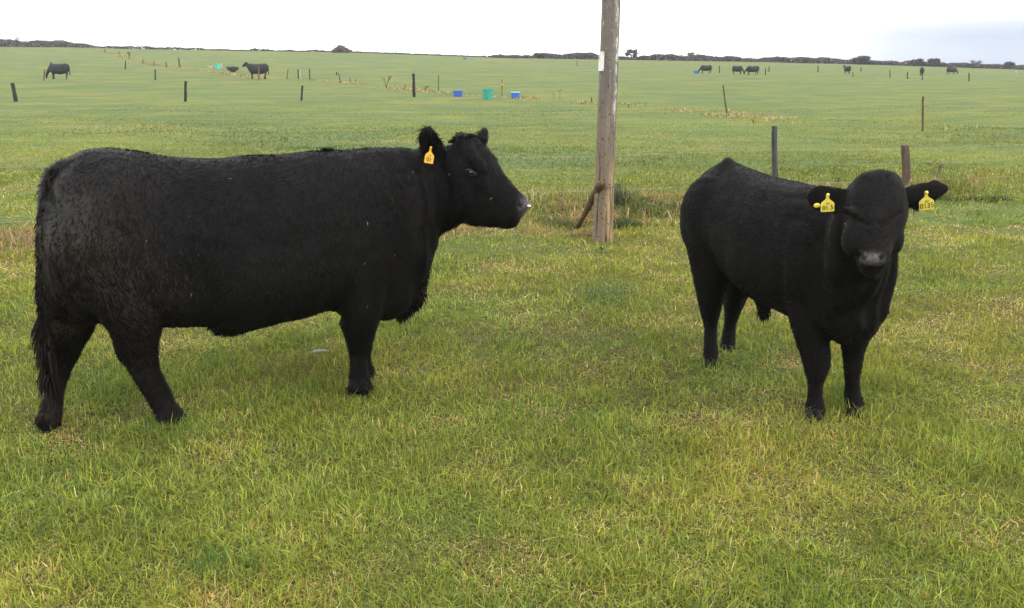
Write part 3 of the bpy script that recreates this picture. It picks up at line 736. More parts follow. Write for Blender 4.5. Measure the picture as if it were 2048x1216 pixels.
# ------------------------------------------------------------------ the young bull facing the camera
def build_calf():
    A0 = np.array([1.155, 4.83, 0]); A1 = np.array([1.50, 3.96, 0]); v_ = A1 - A0; Lb = np.linalg.norm(v_); v_ /= Lb
    n = np.array([-v_[1], v_[0], 0])          # animal's left... points to +X side
    n = n if n[0] > 0 else -n
    root = empty('young_bull', (1.35, 4.4, gh(1.35, 4.4)))
    tag(root, 'young black bull standing at right facing the camera with yellow tags in both ears', 'bull', 'black cattle')
    pcs = []
    def S(t, zt, zb, hw, e=2.3, low=0): c = A0 + v_ * t; return ring_tb(c + [0, 0, zt], c + [0, 0, zb], n, hw, e, low)
    pcs.append(loft([S(-.22, .92, .72, .06, 2), S(-.17, 1.01, .60, .15, 1.9), S(-.09, 1.06, .52, .205, 1.85), S(.0, 1.085, .50, .225, 1.8), S(.10, 1.08, .50, .23, 1.9), S(.20, 1.072, .49, .235, 2.0), S(.33, 1.06, .47, .245, 2.2, .08), S(.48, 1.055, .445, .26, 2.3, .10), S(.66, 1.05, .43, .25, 2.3, .05), S(.82, 1.06, .41, .225), S(.96, 1.06, .40, .20), S(1.06, 1.03, .42, .165), S(1.13, .96, .48, .11)], 4))
    # tail head ridge
    pcs.append(ball(A0 + v_ * .0 + [0, 0, 1.055], (.022, .06, .045), [n, v_, [0, 0, 1]]))
    # head
    X = np.array([1.0, 0, 0]); ax = np.array([-.02, -.60, -.80]); m = np.array([0, -.80, .60])
    hd = [(1722, 1772, 350, 3.66, .045), (1706, 1788, 362, 3.655, .085), (1695, 1798, 382, 3.64, .11), (1688, 1804, 410, 3.615, .125), (1688, 1806, 440, 3.59, .13), (1694, 1802, 465, 3.56, .125), (1706, 1789, 488, 3.525, .110), (1714, 1779, 508, 3.49, .093), (1717, 1776, 524, 3.465, .075), (1722, 1771, 538, 3.46, .05), (1730, 1763, 547, 3.465, .03)]
    R = []
    for l, r, py, Y, hdp in hd:
        a, b = atY(l, py, Y), atY(r, py, Y); c = (a + b) / 2; hw = np.linalg.norm(b - a) / 2
        s, k = sp(np.sin(TH), 2.5), sp(np.cos(TH), 2.5)
        R.append(c + np.outer(k * (1 + .10 * s), X) * hw + np.outer(s, m) * hdp)
    pcs.append(loft(R, 4))
    # brow ridges slanting down to the nose, giving the V crease
    for s in (-1, 1):
        c = atY(1746 + s * 43, 425, 3.52); pcs.append(ball(c, (.055, .020, .018), [[s * .80, 0, .5], [0, -1, 0], [-s * .5, 0, .8]]))
        c = atY(1745 + s * 38, 478, 3.53); pcs.append(ball(c, (.045, .07, .075)))
    pcs.append(ball(atY(1746, 521, 3.41), (.052, .024, .028)))        # muzzle
    pcs.append(ball(atY(1746, 550, 3.48), (.030, .035, .018)))         # chin
    # neck
    pcs.append(loft([S(.80, 1.055, .46, .21), S(.98, 1.06, .46, .185), 
                     ring_tb(np.array([1.48, 3.80, 1.10]), np.array([1.52, 3.84, .50]), np.array([.97, .25, 0]), .165),
                     ring_tb(np.array([1.44, 3.70, 1.13]), np.array([1.47, 3.72, .62]), np.array([1.0, .1, 0]), .14),
                     ring_tb(np.array([1.42, 3.63, 1.10]), np.array([1.44, 3.62, .78]), np.array([1.0, 0, 0]), .11)], 4))
    # dewlap / chest front
    pcs.append(ball(np.array([1.51, 3.88, .60]), (.155, .12, .22)))
    pcs.append(ball(np.array([1.53, 3.92, .50]), (.13, .13, .13)))
    # ears
    prof = [(0, .042), (.2, .050), (.42, .057), (.65, .053), (.84, .039), (.95, .022), (1.0, .008)]
    pcs.append(ear_piece(atY(1694, 398, 3.64), atY(1612, 394, 3.72), [.05, 0, 1], [-.1, -.9, -.2], prof, .018, .010))
    pcs.append(ear_piece(atY(1790, 399, 3.64), atY(1898, 377, 3.67), [.20, 0, 1], [.15, -.9, -.2], prof, .018, .004))
    # legs
    def leg(rows):
        R = []
        for l, r, py, Y, k in rows:
            a, b = atY(l, py, Y), atY(r, py, Y); c = (a + b) / 2; hw = np.linalg.norm(b - a) / 2
            R.append(ring_ab(c, X * hw, np.array([0, 1.0, 0]) * hw * k))
        return loft(R, 4)
    pcs.append(leg([(1560, 1690, 480, 4.06, .9), (1568, 1690, 540, 4.05, .95), (1572, 1676, 600, 4.02, 1), (1580, 1664, 640, 4.0, 1.05), (1592, 1656, 680, 3.99, 1.1), (1602, 1660, 712, 3.98, 1.1), (1609, 1656, 740, 3.98, 1.1), (1615, 1646, 765, 3.98, 1.2), (1615, 1645, 790, 3.98, 1.2), (1611, 1650, 815, 3.97, 1.1), (1612, 1650, 832, 3.96, 1.05), (1613, 1652, 842, 3.95, 1.0)]))
    pcs.append(leg([(1690, 1786, 500, 4.05, .95), (1684, 1780, 560, 4.04, 1), (1680, 1768, 600, 4.04, 1), (1678, 1755, 640, 4.03, 1.05), (1680, 1740, 675, 4.03, 1.1), (1685, 1728, 705, 4.03, 1.1), (1687, 1724, 732, 4.03, 1.1), (1690, 1719, 760, 4.03, 1.2), (1690, 1722, 785, 4.03, 1.2), (1691, 1730, 808, 4.02, 1.1), (1695, 1731, 822, 4.01, 1.05), (1697, 1733, 833, 4.0, 1.0)]))
    pcs.append(leg([(1376, 1500, 440, 4.76, 1.0), (1376, 1478, 500, 4.76, 1.2), (1386, 1462, 550, 4.76, 1.4), (1396, 1446, 595, 4.78, 1.5), (1403, 1438, 630, 4.80, 1.5), (1409, 1434, 655, 4.80, 1.3), (1408, 1434, 680, 4.78, 1.2), (1407, 1437, 705, 4.76, 1.2), (1409, 1438, 724, 4.74, 1.1)]))
    pcs.append(leg([(1450, 1570, 440, 4.98, 1.0), (1455, 1545, 500, 4.98, 1.2), (1452, 1515, 550, 5.0, 1.4), (1450, 1490, 595, 5.02, 1.5), (1449, 1478, 626, 5.04, 1.5), (1448, 1472, 650, 5.04, 1.3), (1444, 1471, 675, 5.02, 1.2), (1441, 1470, 692, 5.0, 1.2), (1442, 1468, 702, 5.0, 1.1)]))
    # haunches, shoulders
    for s in (-1, 1):
        pcs.append(ball(A0 + v_ * .02 + n * s * .13 + [0, 0, .80], (.11, .20, .24), [n, v_, [0, 0, 1]]))
        pcs.append(ball(A0 + v_ * .84 + n * s * .14 + [0, 0, .74], (.095, .15, .24), [n, v_, [0, 0, 1]]))
    # sheath
    sh = atY(1528, 614, 4.36); pcs.append(loft([ring_ab(sh + [0, .02, .08], X * .06, np.array([0, .1, 0])), ring_ab(sh + [0, 0, .0], X * .035, np.array([0, .06, 0])), ring_ab(sh + [0, 0, -.04], X * .014, np.array([0, .02, 0]))], 4))
    V, Nn, quads, tri = fuse(pcs, .0095, 13)
    z = V[:, 2]; tt = (V - A0) @ v_; la = (V - A0) @ n
    headm = smooth((1.55 - 0 - (V[:, 1] - 2.2)) / .1) 
    wn = smooth((tt - .62) / .2) * smooth((z - .35) / .2) * (V[:, 1] > 3.66)
    V += Nn * (wn * .006 * np.sin(la * 75 + n3(V, 4) * 6))[:, None]
    V += Nn * (n3(V, 7) * .009 + n3(V, 20) * .004)[:, None]
    V[:, 2] += .030 * np.exp(-np.abs(tt + .01) / .07) * np.exp(-(la / .07) ** 2) * (z > .98)
    # V crease of the brow
    cr = np.zeros(len(V))
    for s in (-1, 1):
        for k in range(30):
            t = k / 29; q = atY(1745 + s * (12 + 48 * t), 448 - 22 * t, 3.47)
            dd = np.hypot(V[:, 0] - q[0], V[:, 2] - q[2]); cr = np.maximum(cr, np.exp(-(dd / .009) ** 2) * (V[:, 1] < 3.62))
    V -= Nn * (cr * .009)[:, None]
    n1, n2 = atY(1728, 516, 3.39), atY(1765, 516, 3.39)
    def near2(q, r): return np.exp(-((np.hypot(V[:, 0] - q[0], V[:, 2] - q[2])) / r) ** 2) * (V[:, 1] < 3.47)
    pit = near2(n1, .0095) + near2(n2, .0095); V -= Nn * (pit * .009)[:, None]
    Nn = normals(V, tri)
    o = mesh_np('body', V, quads, M['hide_calf']); reparent(o, root)
    c = atY(1746, 519, 3.39)
    ns = .8 * np.exp(-((np.abs(V[:, 0] - c[0]) / .054) ** 4 + (np.abs(V[:, 2] - c[2]) / .024) ** 4)) * (V[:, 1] < 3.46)
    add_float(o, np.clip(.35 * smooth((.4 - z) / .3) + .2, 0, 1) * np.clip(.5 + n3(V, 8), 0, 1), 'mud'); ns = ns * np.clip(1 - 1.6 * pit, 0, 1); add_float(o, ns, 'nose'); add_float(o, np.clip(pit * 1.8 + cr * .6, 0, 1), 'pit')
    def lenf(p):
        face = (p[:, 1] < 3.66) & (p[:, 0] > atY(1680, 400, 3.6)[0]) & (p[:, 0] < atY(1808, 400, 3.6)[0]) & (p[:, 2] > .8)
        ear = (p[:, 1] < 3.85) & (p[:, 2] > .95) & ~face
        return 1 - .5 * face - .45 * ear
    def comb(p): return -v_ * .4 * (p[:, 1] > 3.7)[:, None] + np.array([0, 0, -1.0])
    coat('coat', V, Nn, tri, 100000, .017, .003, comb, root, lenf, lambda p, c: c * .85, .28, 1 - np.clip(ns * 1.5, 0, 1))
    for s in (-1, 1):
        e = atY(1747 + s * 50, 449, 3.562); v, q, t = ball(e, (.016, .016, .013)); eo = mesh_np('eye', v, [q, t], M['eye']); reparent(eo, root)
    k = 300
    rt = np.tile(atY(1527, 618, 4.34), (k, 1)) + rng.normal(0, .012, (k, 3)); dr = np.stack([rng.normal(0, .15, k), rng.normal(0, .15, k), -np.ones(k)], -1)
    strands('sheath_hair', rt, dr, .03 + .03 * rng.random(k), .004, np.full((k, 3), .007), root, .5)
    k = 260
    rt = np.tile(atY(1834, 408, 3.63), (k, 1)) + rng.normal(0, .008, (k, 3)); dr = np.stack([rng.normal(.05, .2, k), rng.normal(-.1, .2, k), -np.ones(k)], -1)
    strands('ear_hair', rt, dr, .008 + .018 * rng.random(k), .003, np.full((k, 3), .007), root, .5)
    # tags
    ear_tag(root, atY(1655, 412, 3.60), (.985, .05, .10), (-.15, -.05, 1), .052, .046, M['tagy'], '01 5', .026)
    ear_tag(root, atY(1853, 408, 3.60), (.98, -.05, .17), (-.15, -.05, 1), .056, .048, M['tagy'], '0135', .028)
    # button half of the left tag, behind
    v, q, t = ball(atY(1634, 411, 3.64), (.014, .004, .010)); b = mesh_np('ear_tag', v, [q, t], M['tagy']); reparent(b, root)
    for (x, y, sz, dx) in ((1632, 853, .058, .05), (1715, 844, .056, .25), (1425, 738, .050, .1), (1458, 708, .047, .1)):
        p = atY(x, y, 1); d = ray(x, y); t_ = (CAMZ - 0) / -d[2]; g = CAM + d * t_
        hoof_mesh('hoof', (g[0], g[1] + .05, gh(g[0], g[1]) - .01), (dx, -1), sz, root)
    return root
build_calf()

# ------------------------------------------------------------------ distant cattle
def far_cow_mesh(pose):
    X = np.array([1.0, 0, 0]); Yv = np.array([0, 1.0, 0]); p = []
    def S(x, zt, zb, hw): return ring_tb(np.array([x, 0, zt]), np.array([x, 0, zb]), Yv, hw, 2.3)
    p.append(loft([S(-.86, 1.10, .80, .08), S(-.80, 1.24, .62, .2), S(-.65, 1.31, .50, .28), S(-.35, 1.29, .43, .32), S(0, 1.27, .38, .37), S(.35, 1.28, .42, .34), S(.6, 1.31, .44, .28), S(.78, 1.22, .58, .2), S(.88, 1.1, .68, .12)], 3))
    if pose == 'graze':
        nk = [((.6, 1.22), (.66, .72), .17), ((.88, 1.06), (.82, .62), .13), ((1.10, .80), (.98, .46), .10), ((1.22, .52), (1.08, .34), .09)]
        hd = [((1.20, .58), (1.04, .42), .09), ((1.27, .40), (1.10, .28), .10), ((1.30, .22), (1.16, .14), .07), ((1.30, .06), (1.20, .03), .05)]
        ears = [((1.20, .10, .50), (1.24, .26, .50)), ((1.20, -.10, .50), (1.24, -.26, .50))]
    else:
        nk = [((.6, 1.28), (.66, .66), .19), ((.85, 1.32), (.86, .74), .14), ((1.04, 1.40), (1.04, .98), .11)]
        hd = [((1.02, 1.42), (1.04, 1.06), .09), ((1.14, 1.42), (1.14, 1.06), .11), ((1.30, 1.26), (1.24, 1.04), .08), ((1.44, 1.13), (1.38, 1.0), .06)]
        ears = [((1.06, .10, 1.36), (1.02, .28, 1.36)), ((1.06, -.10, 1.36), (1.02, -.28, 1.36))]
    for L in (nk, hd): p.append(loft([ring_tb(np.array([a[0], 0, a[1]]), np.array([b[0], 0, b[1]]), Yv, w) for a, b, w in L], 3))
    for b, t in ears: p.append(ear_piece(b, t, [0, 0, 1], [1, 0, 0], [(0, .03), (.4, .06), (.8, .045), (1, .015)], .025, .0))
    for x, y, bx, fx in ((-.62, .17, -.05, 0), (-.55, -.17, .10, 0), (.55, .15, .0, 1), (.62, -.15, .04, 1)):
        rows = [(0, .80, .15, .13), (.02 if fx else .04, .58, .12, .1), (.0 if fx else -.07, .42, .075, .065), (0, .26, .055, .05), (.0, .10, .055, .055), (.03, .0, .065, .06)]
        p.append(loft([ring_ab(np.array([x + a + bx * (1 - z / .8), y, z]), X * r1, Yv * r2) for a, z, r1, r2 in rows], 3))
    p.append(loft([ring_ab(np.array([x, 0, z]), X * r, Yv * r) for x, z, r in ((-.80, 1.24, .04), (-.89, 1.12, .035), (-.92, .85, .03), (-.90, .6, .035), (-.90, .42, .05), (-.90, .32, .03))], 3))
    V, Nn, q, t = fuse(p, .026, 4)
    V += Nn * (n3(V, 6) * .02)[:, None]
    o = mesh_np('cow', V, q, M['far_hide']); me = o.data; bpy.data.objects.remove(o); return me
FC = {k: far_cow_mesh(k) for k in ('stand', 'graze')}
def far_cow(px, pyfoot, hpx, pose, yaw, label, name='cow'):
    g = ground_px(px, pyfoot) ; 
    if g[1] > RS - 4: g = atY(px, pyfoot, 150.); g[2] = gh(g[0], g[1])
    zc = g[1] * cp; s = hpx / FPX * zc / 1.33
    s = min(max(s, .75), 1.25)
    o = bpy.data.objects.new(name, FC[pose]); COL.objects.link(o); o.location = (g[0], g[1], gh(g[0], g[1])); o.scale = (s, s, s); o.rotation_euler = (0, 0, math.radians(yaw))
    tag(o, label, 'cow', 'black cattle'); return o
far_cow(121, 158, 31, 'graze', 176, 'distant black cow grazing at far left, head down to the left')
far_cow(518, 158, 31, 'stand', 172, 'distant black cow standing with raised head facing left behind a thin post')
far_cow(1412, 147, 15, 'graze', 186, 'small distant black cow with its muzzle in a blue trough')
far_cow(1474, 149, 15, 'graze', -48, 'small distant black cow turned right towards its neighbour, between two others')
far_cow(1505, 150, 16, 'graze', 178, 'small distant black cow grazing leftwards beside another cow')
far_cow(1694, 148, 16, 'stand', 100, 'small distant black cow seen from behind against the hedge')
far_cow(1843, 151, 16, 'graze', 62, 'small distant black cow seen from behind, head lowered to the right')
far_cow(1902, 149, 14, 'graze', 8, 'small distant black cow walking right, rightmost animal by the hedge')

# ------------------------------------------------------------------ telegraph pole
def build_pole():
    g = ground_px(1205, 482); b = np.array([g[0], g[1], gh(g[0], g[1])])
    root = empty('utility_pole', b); tag(root, 'tall weathered wooden pole, cracked near its foot, between the two big cattle', 'pole')
    nz, na = 260, 64; H_ = 7.5; z = np.concatenate([np.linspace(-.3, 2.6, 220), np.linspace(2.7, H_, 40)])
    th = np.linspace(0, 2 * np.pi, na, endpoint=False); Z, T = np.meshgrid(z, th, indexing='ij')
    r = .092 - .0045 * Z
    # long splits on the camera-right side
    cr = np.zeros_like(Z)
    for a0, z0, z1, wob in ((-.95, -.1, .62, .10), (-.60, .05, .75, .09), (-1.35, -.1, .35, .06), (-.35, 1.25, 1.75, .03), (-.45, 1.9, 2.6, .04), (-.75, .7, 1.1, .04), (-.2, 1.6, 2.3, .05), (-2.3, .0, .9, .05), (-.5, .9, 1.3, .03)):
        c = a0 + wob * np.sin(Z * 9 + a0 * 7) + .06 * fbm(Z * 6 + a0, Z * 0 + 3, 3)
        cr = np.maximum(cr, np.exp(-((T - (c % (2 * np.pi))) / .055) ** 2) * smooth((Z - z0) / .12) * smooth((z1 - Z) / .12))
    r = r * (1 + .05 * fbm(T * 1.5, Z * 1.5, 3)) + .004 * fbm(T * 9, Z * 2.2, 3) - cr * .012
    r = r + .010 * np.exp(-np.clip(Z, 0, 9) / .12)
    lean = .010
    X = r * np.cos(T) + lean * Z; Y = r * np.sin(T)
    v = np.stack([X, Y, Z], -1).reshape(-1, 3); i = np.arange(nz - 1)[:, None] * na + np.arange(na)[None]; j = np.arange(nz - 1)[:, None] * na + (np.arange(na)[None] + 1) % na
    v = np.vstack([v, [[lean * H_, 0, H_ + .03]]]); top = np.stack([np.arange(na) + (nz - 1) * na, (np.arange(na) + 1) % na + (nz - 1) * na, np.full(na, nz * na)], -1)
    o = mesh_np('shaft', v, [np.stack([i, j, j + na, i + na], -1).reshape(-1, 4), top], M['pole'], root)
    add_float(o, np.append(cr.ravel(), 0), 'crack')
    Tn = (T + np.pi) % (2 * np.pi) - np.pi
    bare = np.exp(-((Tn + .85 + .25 * np.sin(Z * 5)) / .38) ** 2) * smooth((.80 - Z) / .25) * smooth((fbm(T * 4, Z * 5, 3) + .22) / .12)
    lic = np.exp(-((Tn + .75 + .1 * np.sin(Z * 7)) / .20) ** 2) * smooth((Z - .95) / .4) * smooth((fbm(T * 7, Z * 9, 3) + .12) / .1)
    add_float(o, np.append(bare.ravel(), 0), 'bare'); add_float(o, np.append(lic.ravel(), 0), 'lichen')
    # enamel warning plate on the left of the pole, bent round it
    s0 = atY(1206.5, 103, b[1] - .08)[2] - b[2]; s1 = atY(1206.5, 142, b[1] - .08)[2] - b[2]
    def plate(a0, a1, z0, z1, rr, mat, name, tri_=False, par=root):
        n = 12; vv = []
        for zz in (z0, z1):
            for k in range(n + 1):
                a = a0 + (a1 - a0) * k / n; rad = rr; vv.append((rad * math.cos(a) + lean * zz, rad * math.sin(a), zz))
        for zz in (z0, z1):
            for k in range(n + 1):
                a = a0 + (a1 - a0) * k / n; rad = rr - .002; vv.append((rad * math.cos(a) + lean * zz, rad * math.sin(a), zz))
        m_ = n + 1; f = [(k, k + 1, k + 1 + m_, k + m_) for k in range(n)] + [(2 * m_ + k + m_, 2 * m_ + k + 1 + m_, 2 * m_ + k + 1, 2 * m_ + k) for k in range(n)]
        f += [(0, m_, 3 * m_, 2 * m_), (n, 2 * m_ + n, 3 * m_ + n, m_ + n)] + [(k, 2 * m_ + k, 2 * m_ + k + 1, k + 1) for k in range(n)] + [(m_ + k, m_ + k + 1, 3 * m_ + k + 1, 3 * m_ + k) for k in range(n)]
        me = bpy.data.meshes.new(name); me.from_pydata(vv, [], f); me.materials.append(mat); q = bpy.data.objects.new(name, me); COL.objects.link(q); q.parent = par; return q
    a0, a1 = math.radians(172), math.radians(236)
    pl = plate(a0, a1, s1, s0, .094, M['white'], 'sign'); pl['label'] = 'white enamel warning plate with an orange triangle'
    # orange triangle: strip rows narrowing upwards
    n = 10; vv = []; ff = []
    ac = math.radians(193); zc0 = s1 + (s0 - s1) * .48; zh = (s0 - s1) * .34
    for k in range(n + 1):
        t = k / n; hw = math.radians(17) * (1 - t) + .01
        for sgn in (-1, 1): vv.append((.0955 * math.cos(ac + sgn * hw) + lean * (zc0 + zh * t), .0955 * math.sin(ac + sgn * hw), zc0 + zh * t))
    ff = [(2 * k, 2 * k + 1, 2 * k + 3, 2 * k + 2) for k in range(n)]
    me = bpy.data.meshes.new('warning_triangle'); me.from_pydata(vv, [], ff); me.materials.append(M['orange']); q = bpy.data.objects.new('warning_triangle', me); COL.objects.link(q); q.parent = pl
    for zz in (s0 - .010, s1 + .010):
        a = math.radians(231); v, q_, t = ball((.096 * math.cos(a) + lean * zz, .096 * math.sin(a), zz), (.004, .004, .004)); nl = mesh_np('nail', v, [q_, t], M['greypost']); nl.parent = pl
    # leaning broken timber tied to the pole
    p0 = ground_px(1153, 455); p0[2] = gh(p0[0], p0[1]) - .02; p1 = atY(1200, 372, b[1] - .10)
    pts = [p0, p0 * .6 + p1 * .4 + [-.003, 0, -.006], p0 * .35 + p1 * .65 + [.0, 0, .006], p1, p1 + (p1 - p0) * .08]
    ax_ = (p1 - p0) / np.linalg.norm(p1 - p0); pa = np.cross(ax_, [0, 1.0, 0]); pa /= np.linalg.norm(pa); pb = np.cross(ax_, pa)
    R = [ring_ab(c, pa * r_, pb * r_) for k, (c, r_) in enumerate(zip(pts, (.022, .028, .036, .040, .022)))]
    v, q_, t = loft(R, 6); v = v + np.stack([fbm(v[:, 0] * 30, v[:, 2] * 18, 2), fbm(v[:, 2] * 25, v[:, 1] * 30, 2), v[:, 0] * 0], -1) * .012
    st = mesh_np('wooden_stay', v, [q_, t], M['brownpost']); tag(st, 'short brown timber leaning against the foot of the big pole', 'prop')
    # wire binding
    rings = []
    for k, zz in enumerate((.466,)):
        c = np.array([b[0] + lean * zz, b[1], b[2] + zz + (p1[2] - b[2] - .47)])
        tor = []
        a = np.linspace(0, 2 * np.pi, 40, endpoint=False)
        for w in np.linspace(0, 2 * np.pi, 6, endpoint=False):
            tor.append(c + np.stack([np.cos(a) * (.103 + .0025 * np.cos(w)), np.sin(a) * (.103 + .0025 * np.cos(w)), .0025 * np.sin(w) + .012 * np.sin(a + k)], -1))
        rings.append(np.array(tor))
    vs_, fs, o_ = [], [], 0
    for tr in rings:
        A, B = tr.shape[:2]; i = np.arange(A)[:, None] * B + np.arange(B)[None]; j = np.arange(A)[:, None] * B + (np.arange(B)[None] + 1) % B
        i2 = ((np.arange(A)[:, None] + 1) % A) * B + np.arange(B)[None]; j2 = ((np.arange(A)[:, None] + 1) % A) * B + (np.arange(B)[None] + 1) % B
        vs_.append(tr.reshape(-1, 3)); fs.append(np.stack([i, j, j2, i2], -1).reshape(-1, 4) + o_); o_ += A * B
    # knot
    v, q_, t = ball(p1 + [.035, -.04, .01], (.016, .014, .012)); vs_.append(v); fs.append(q_ + o_); tt_ = t + o_
    w = mesh_np('wire_binding', np.vstack(vs_), [np.vstack(fs), tt_], M['greypost']); reparent(w, root)
build_pole()

# ------------------------------------------------------------------ posts
def post_mesh(name, base, top, r, mat, parent=None, square=False, sink=.15):
    base, top = np.array(base, float), np.array(top, float); d = (top - base); L = np.linalg.norm(d); d /= L
    a = np.cross(d, [0, 1, 0]); a /= np.linalg.norm(a); b = np.cross(a, d)
    e = 5 if square else 2.2; s, k = sp(np.sin(TH), e), sp(np.cos(TH), e)
    R = []
    for t in (-sink / L, 0, .3, .6, .85, .97, 1.0):
        rr = r * (1.06 - .12 * t) * (1 + .06 * random.uniform(-1, 1)) * (.82 if t == 1.0 else 1)
        R.append(base + d * L * t + (np.outer(k, a) + np.outer(s, b)) * rr + a * r * .15 * random.uniform(-1, 1))
    v, q, t = loft(R, 3); v = v + (np.stack([fbm(v[:, 0] * 40, v[:, 2] * 9, 2)] * 3, -1)) * r * .35 * [1, 1, 0]
    return mesh_np(name, v, [q, t], mat, parent)
def post_px(bx, by, tx, ty, w, mat, label, group='fence posts across the pasture', cat='post', name='fence_post'):
    g = ground_px(bx, by); top = atY(tx, ty, g[1]); g[2] = gh(g[0], g[1])
    zc = g[1] * cp; r = max(w / FPX * zc / 2, .012)
    o = post_mesh(name, g, top, r, M[mat]); tag(o, label, cat, group); return o
# the near fence: two posts and four strands
def near_fence():
    g1 = np.array([*(FA + FD * 8.35 + FN * .0), 0]); 
    root = empty('wire_fence', (FA[0], FA[1], gh(*FA))); tag(root, 'wire fence of thin strands on posts running behind the two big cattle', 'fence')
    def line_Y(px):      # where the column's view ray crosses the fence line
        best = None
        for t in np.linspace(-3, 22, 4000):
            p = FA + FD * t; zc = p[1] * cp + 1.2 * sp_
            x = 1024 + FPX * p[0] / zc
            if best is None or abs(x - px) < best[0]: best = (abs(x - px), t)
        return FA + FD * best[1]
    for px, ty, w, mat, lab in ((1547, 252, 12, 'greypost', 'grey post rising behind the young bull\'s back'), (1808, 290, 13.5, 'rust', 'reddish brown post above the young bull\'s ear')):
        p = line_Y(px); top = atY(px + 1, ty, p[1]); yb = 608 + 1.0 * (470 - 608); bx_ = atY(px + 1, 420, p[1])[0]; base = np.array([bx_, p[1], gh(bx_, p[1])])
        o = post_mesh('post', base, top, w / FPX * p[1] / 2 * .98, M[mat], None, mat == 'rust'); reparent(o, root); o['label'] = lab
    # posts outside the frame / behind the cow that carry the wires
    for t_ in (-4.0, 3.2):
        p = FA + FD * t_; b = np.array([p[0], p[1], gh(*p)]); o = post_mesh('post', b, b + [0, 0, .62], .035, M['darkpost']); reparent(o, root)
    hs_l = (.68, .32, .17); hs_r = (.60, .20, .07)
    for a_, b_ in zip(hs_l, hs_r):
        ts = np.linspace(-6, 20, 60); pts = []
        for t in ts:
            p = FA + FD * t; k = np.clip(t / 12, -.5, 1.5); h = a_ + (b_ - a_) * k
            pts.append([p[0], p[1], h + .012 * math.cos(t * 1.6)])
        R = [ring_ab(np.array(q), np.array([0, .0017, 0]), np.array([0, 0, .0017])) for q in pts]
        v, q, t = loft(R, 1); o = mesh_np('wire', v, [q, t], M['wire']); reparent(o, root)
near_fence()
G2 = 'thin stakes of the far electric fence'
G3 = 'fence posts by the far right hedge'
for a in [
 (32, 203, 25, 166, 7, 'darkpost', 'dark post leaning left at the left edge of the field'),
 (371, 203, 371, 162, 5.5, 'darkpost', 'dark upright post above the cow\'s back, left of the middle'),
 (603, 201, 605, 171, 4, 'darkpost', 'short dark post right of the standing distant cow'),
 (828, 194, 827, 147, 6, 'darkpost', 'tallest dark post above the big cow\'s neck'),
 (1454, 229, 1446, 170, 3.2, 'brownpost', 'thin brown stake leaning left, right of the big pole'),
 (1845, 262, 1846, 193, 4.5, 'brownpost', 'tall brown stake beyond the reddish post on the right'),
]: post_px(*a)
for a in [
 (311, 160, 310, 139, 2.8, 'darkpost', 'dark stake between the grazing cow and the standing distant cow'),
 (360, 136, 357, 115, 3.2, 'brownpost', 'brown post leaning slightly on the left hillside, taller than its neighbours'),
 (251, 139, 251, 122, 2.4, 'darkpost', 'thin dark stake on the slope below the little bare sapling'),
 (286, 128, 286, 119, 2, 'brownpost', 'short stake just right of the bare sapling'),
 (309, 131, 308, 122, 2, 'brownpost', 'short stake above the dark stake on the left slope'),
 (333, 135, 332, 124, 2.2, 'brownpost', 'short stake next to the taller brown hillside post'),
 (238, 109, 238, 103, 2, 'brownpost', 'tiny stake left of the bare sapling near the hill top'),
 (210, 104, 210, 98, 2, 'brownpost', 'tiny stake at the hill top near the end of the grey hedge'),
 (443, 136, 443, 126, 2, 'palepost', 'thin pale stake right of the turquoise drum'),
 (102, 130, 101, 124, 2.4, 'darkpost', 'stake tip behind the back of the grazing far-left cow'),
 (88, 161, 89, 139, 2.6, 'brownpost', 'brown stake at the head of the grazing far-left cow'),
 (518, 161, 517, 132, 3, 'brownpost', 'brown stake in front of the standing distant cow'),
 (574, 158, 576, 138, 2, 'brownpost', 'thin stake first to the right of the standing distant cow'),
 (597, 158, 596, 138, 2.4, 'darkpost', 'dark stake beside the white stake'),
 (600, 158, 600, 138, 1.6, 'palepost', 'white stake beside a dark one'),
 (620, 159, 619, 137, 2.2, 'darkpost', 'dark stake right of the white stake'),
 (681, 166, 677, 146, 2.4, 'brownpost', 'stake leaning left alone in mid field'),
 (673, 150, 673, 144, 2.4, 'darkpost', 'stubby stake left of the leaning mid field stake'),
 (700, 163, 700, 156, 1.8, 'brownpost', 'short stub right of the leaning mid field stake'),
 (711, 165, 711, 158, 1.8, 'brownpost', 'short stub nearest the brown weed in mid field'),
 (809, 180, 811, 169, 1.8, 'brownpost', 'short leaning stick left of the tallest dark post'),
 (877, 182, 877, 150, 2.2, 'brownpost', 'thin brown stake between the tallest dark post and the blue tub'),
 (1183, 205, 1183, 194, 2.2, 'darkpost', 'short dark stick just left of the big pole'),
]: post_px(*a[:7], G2)
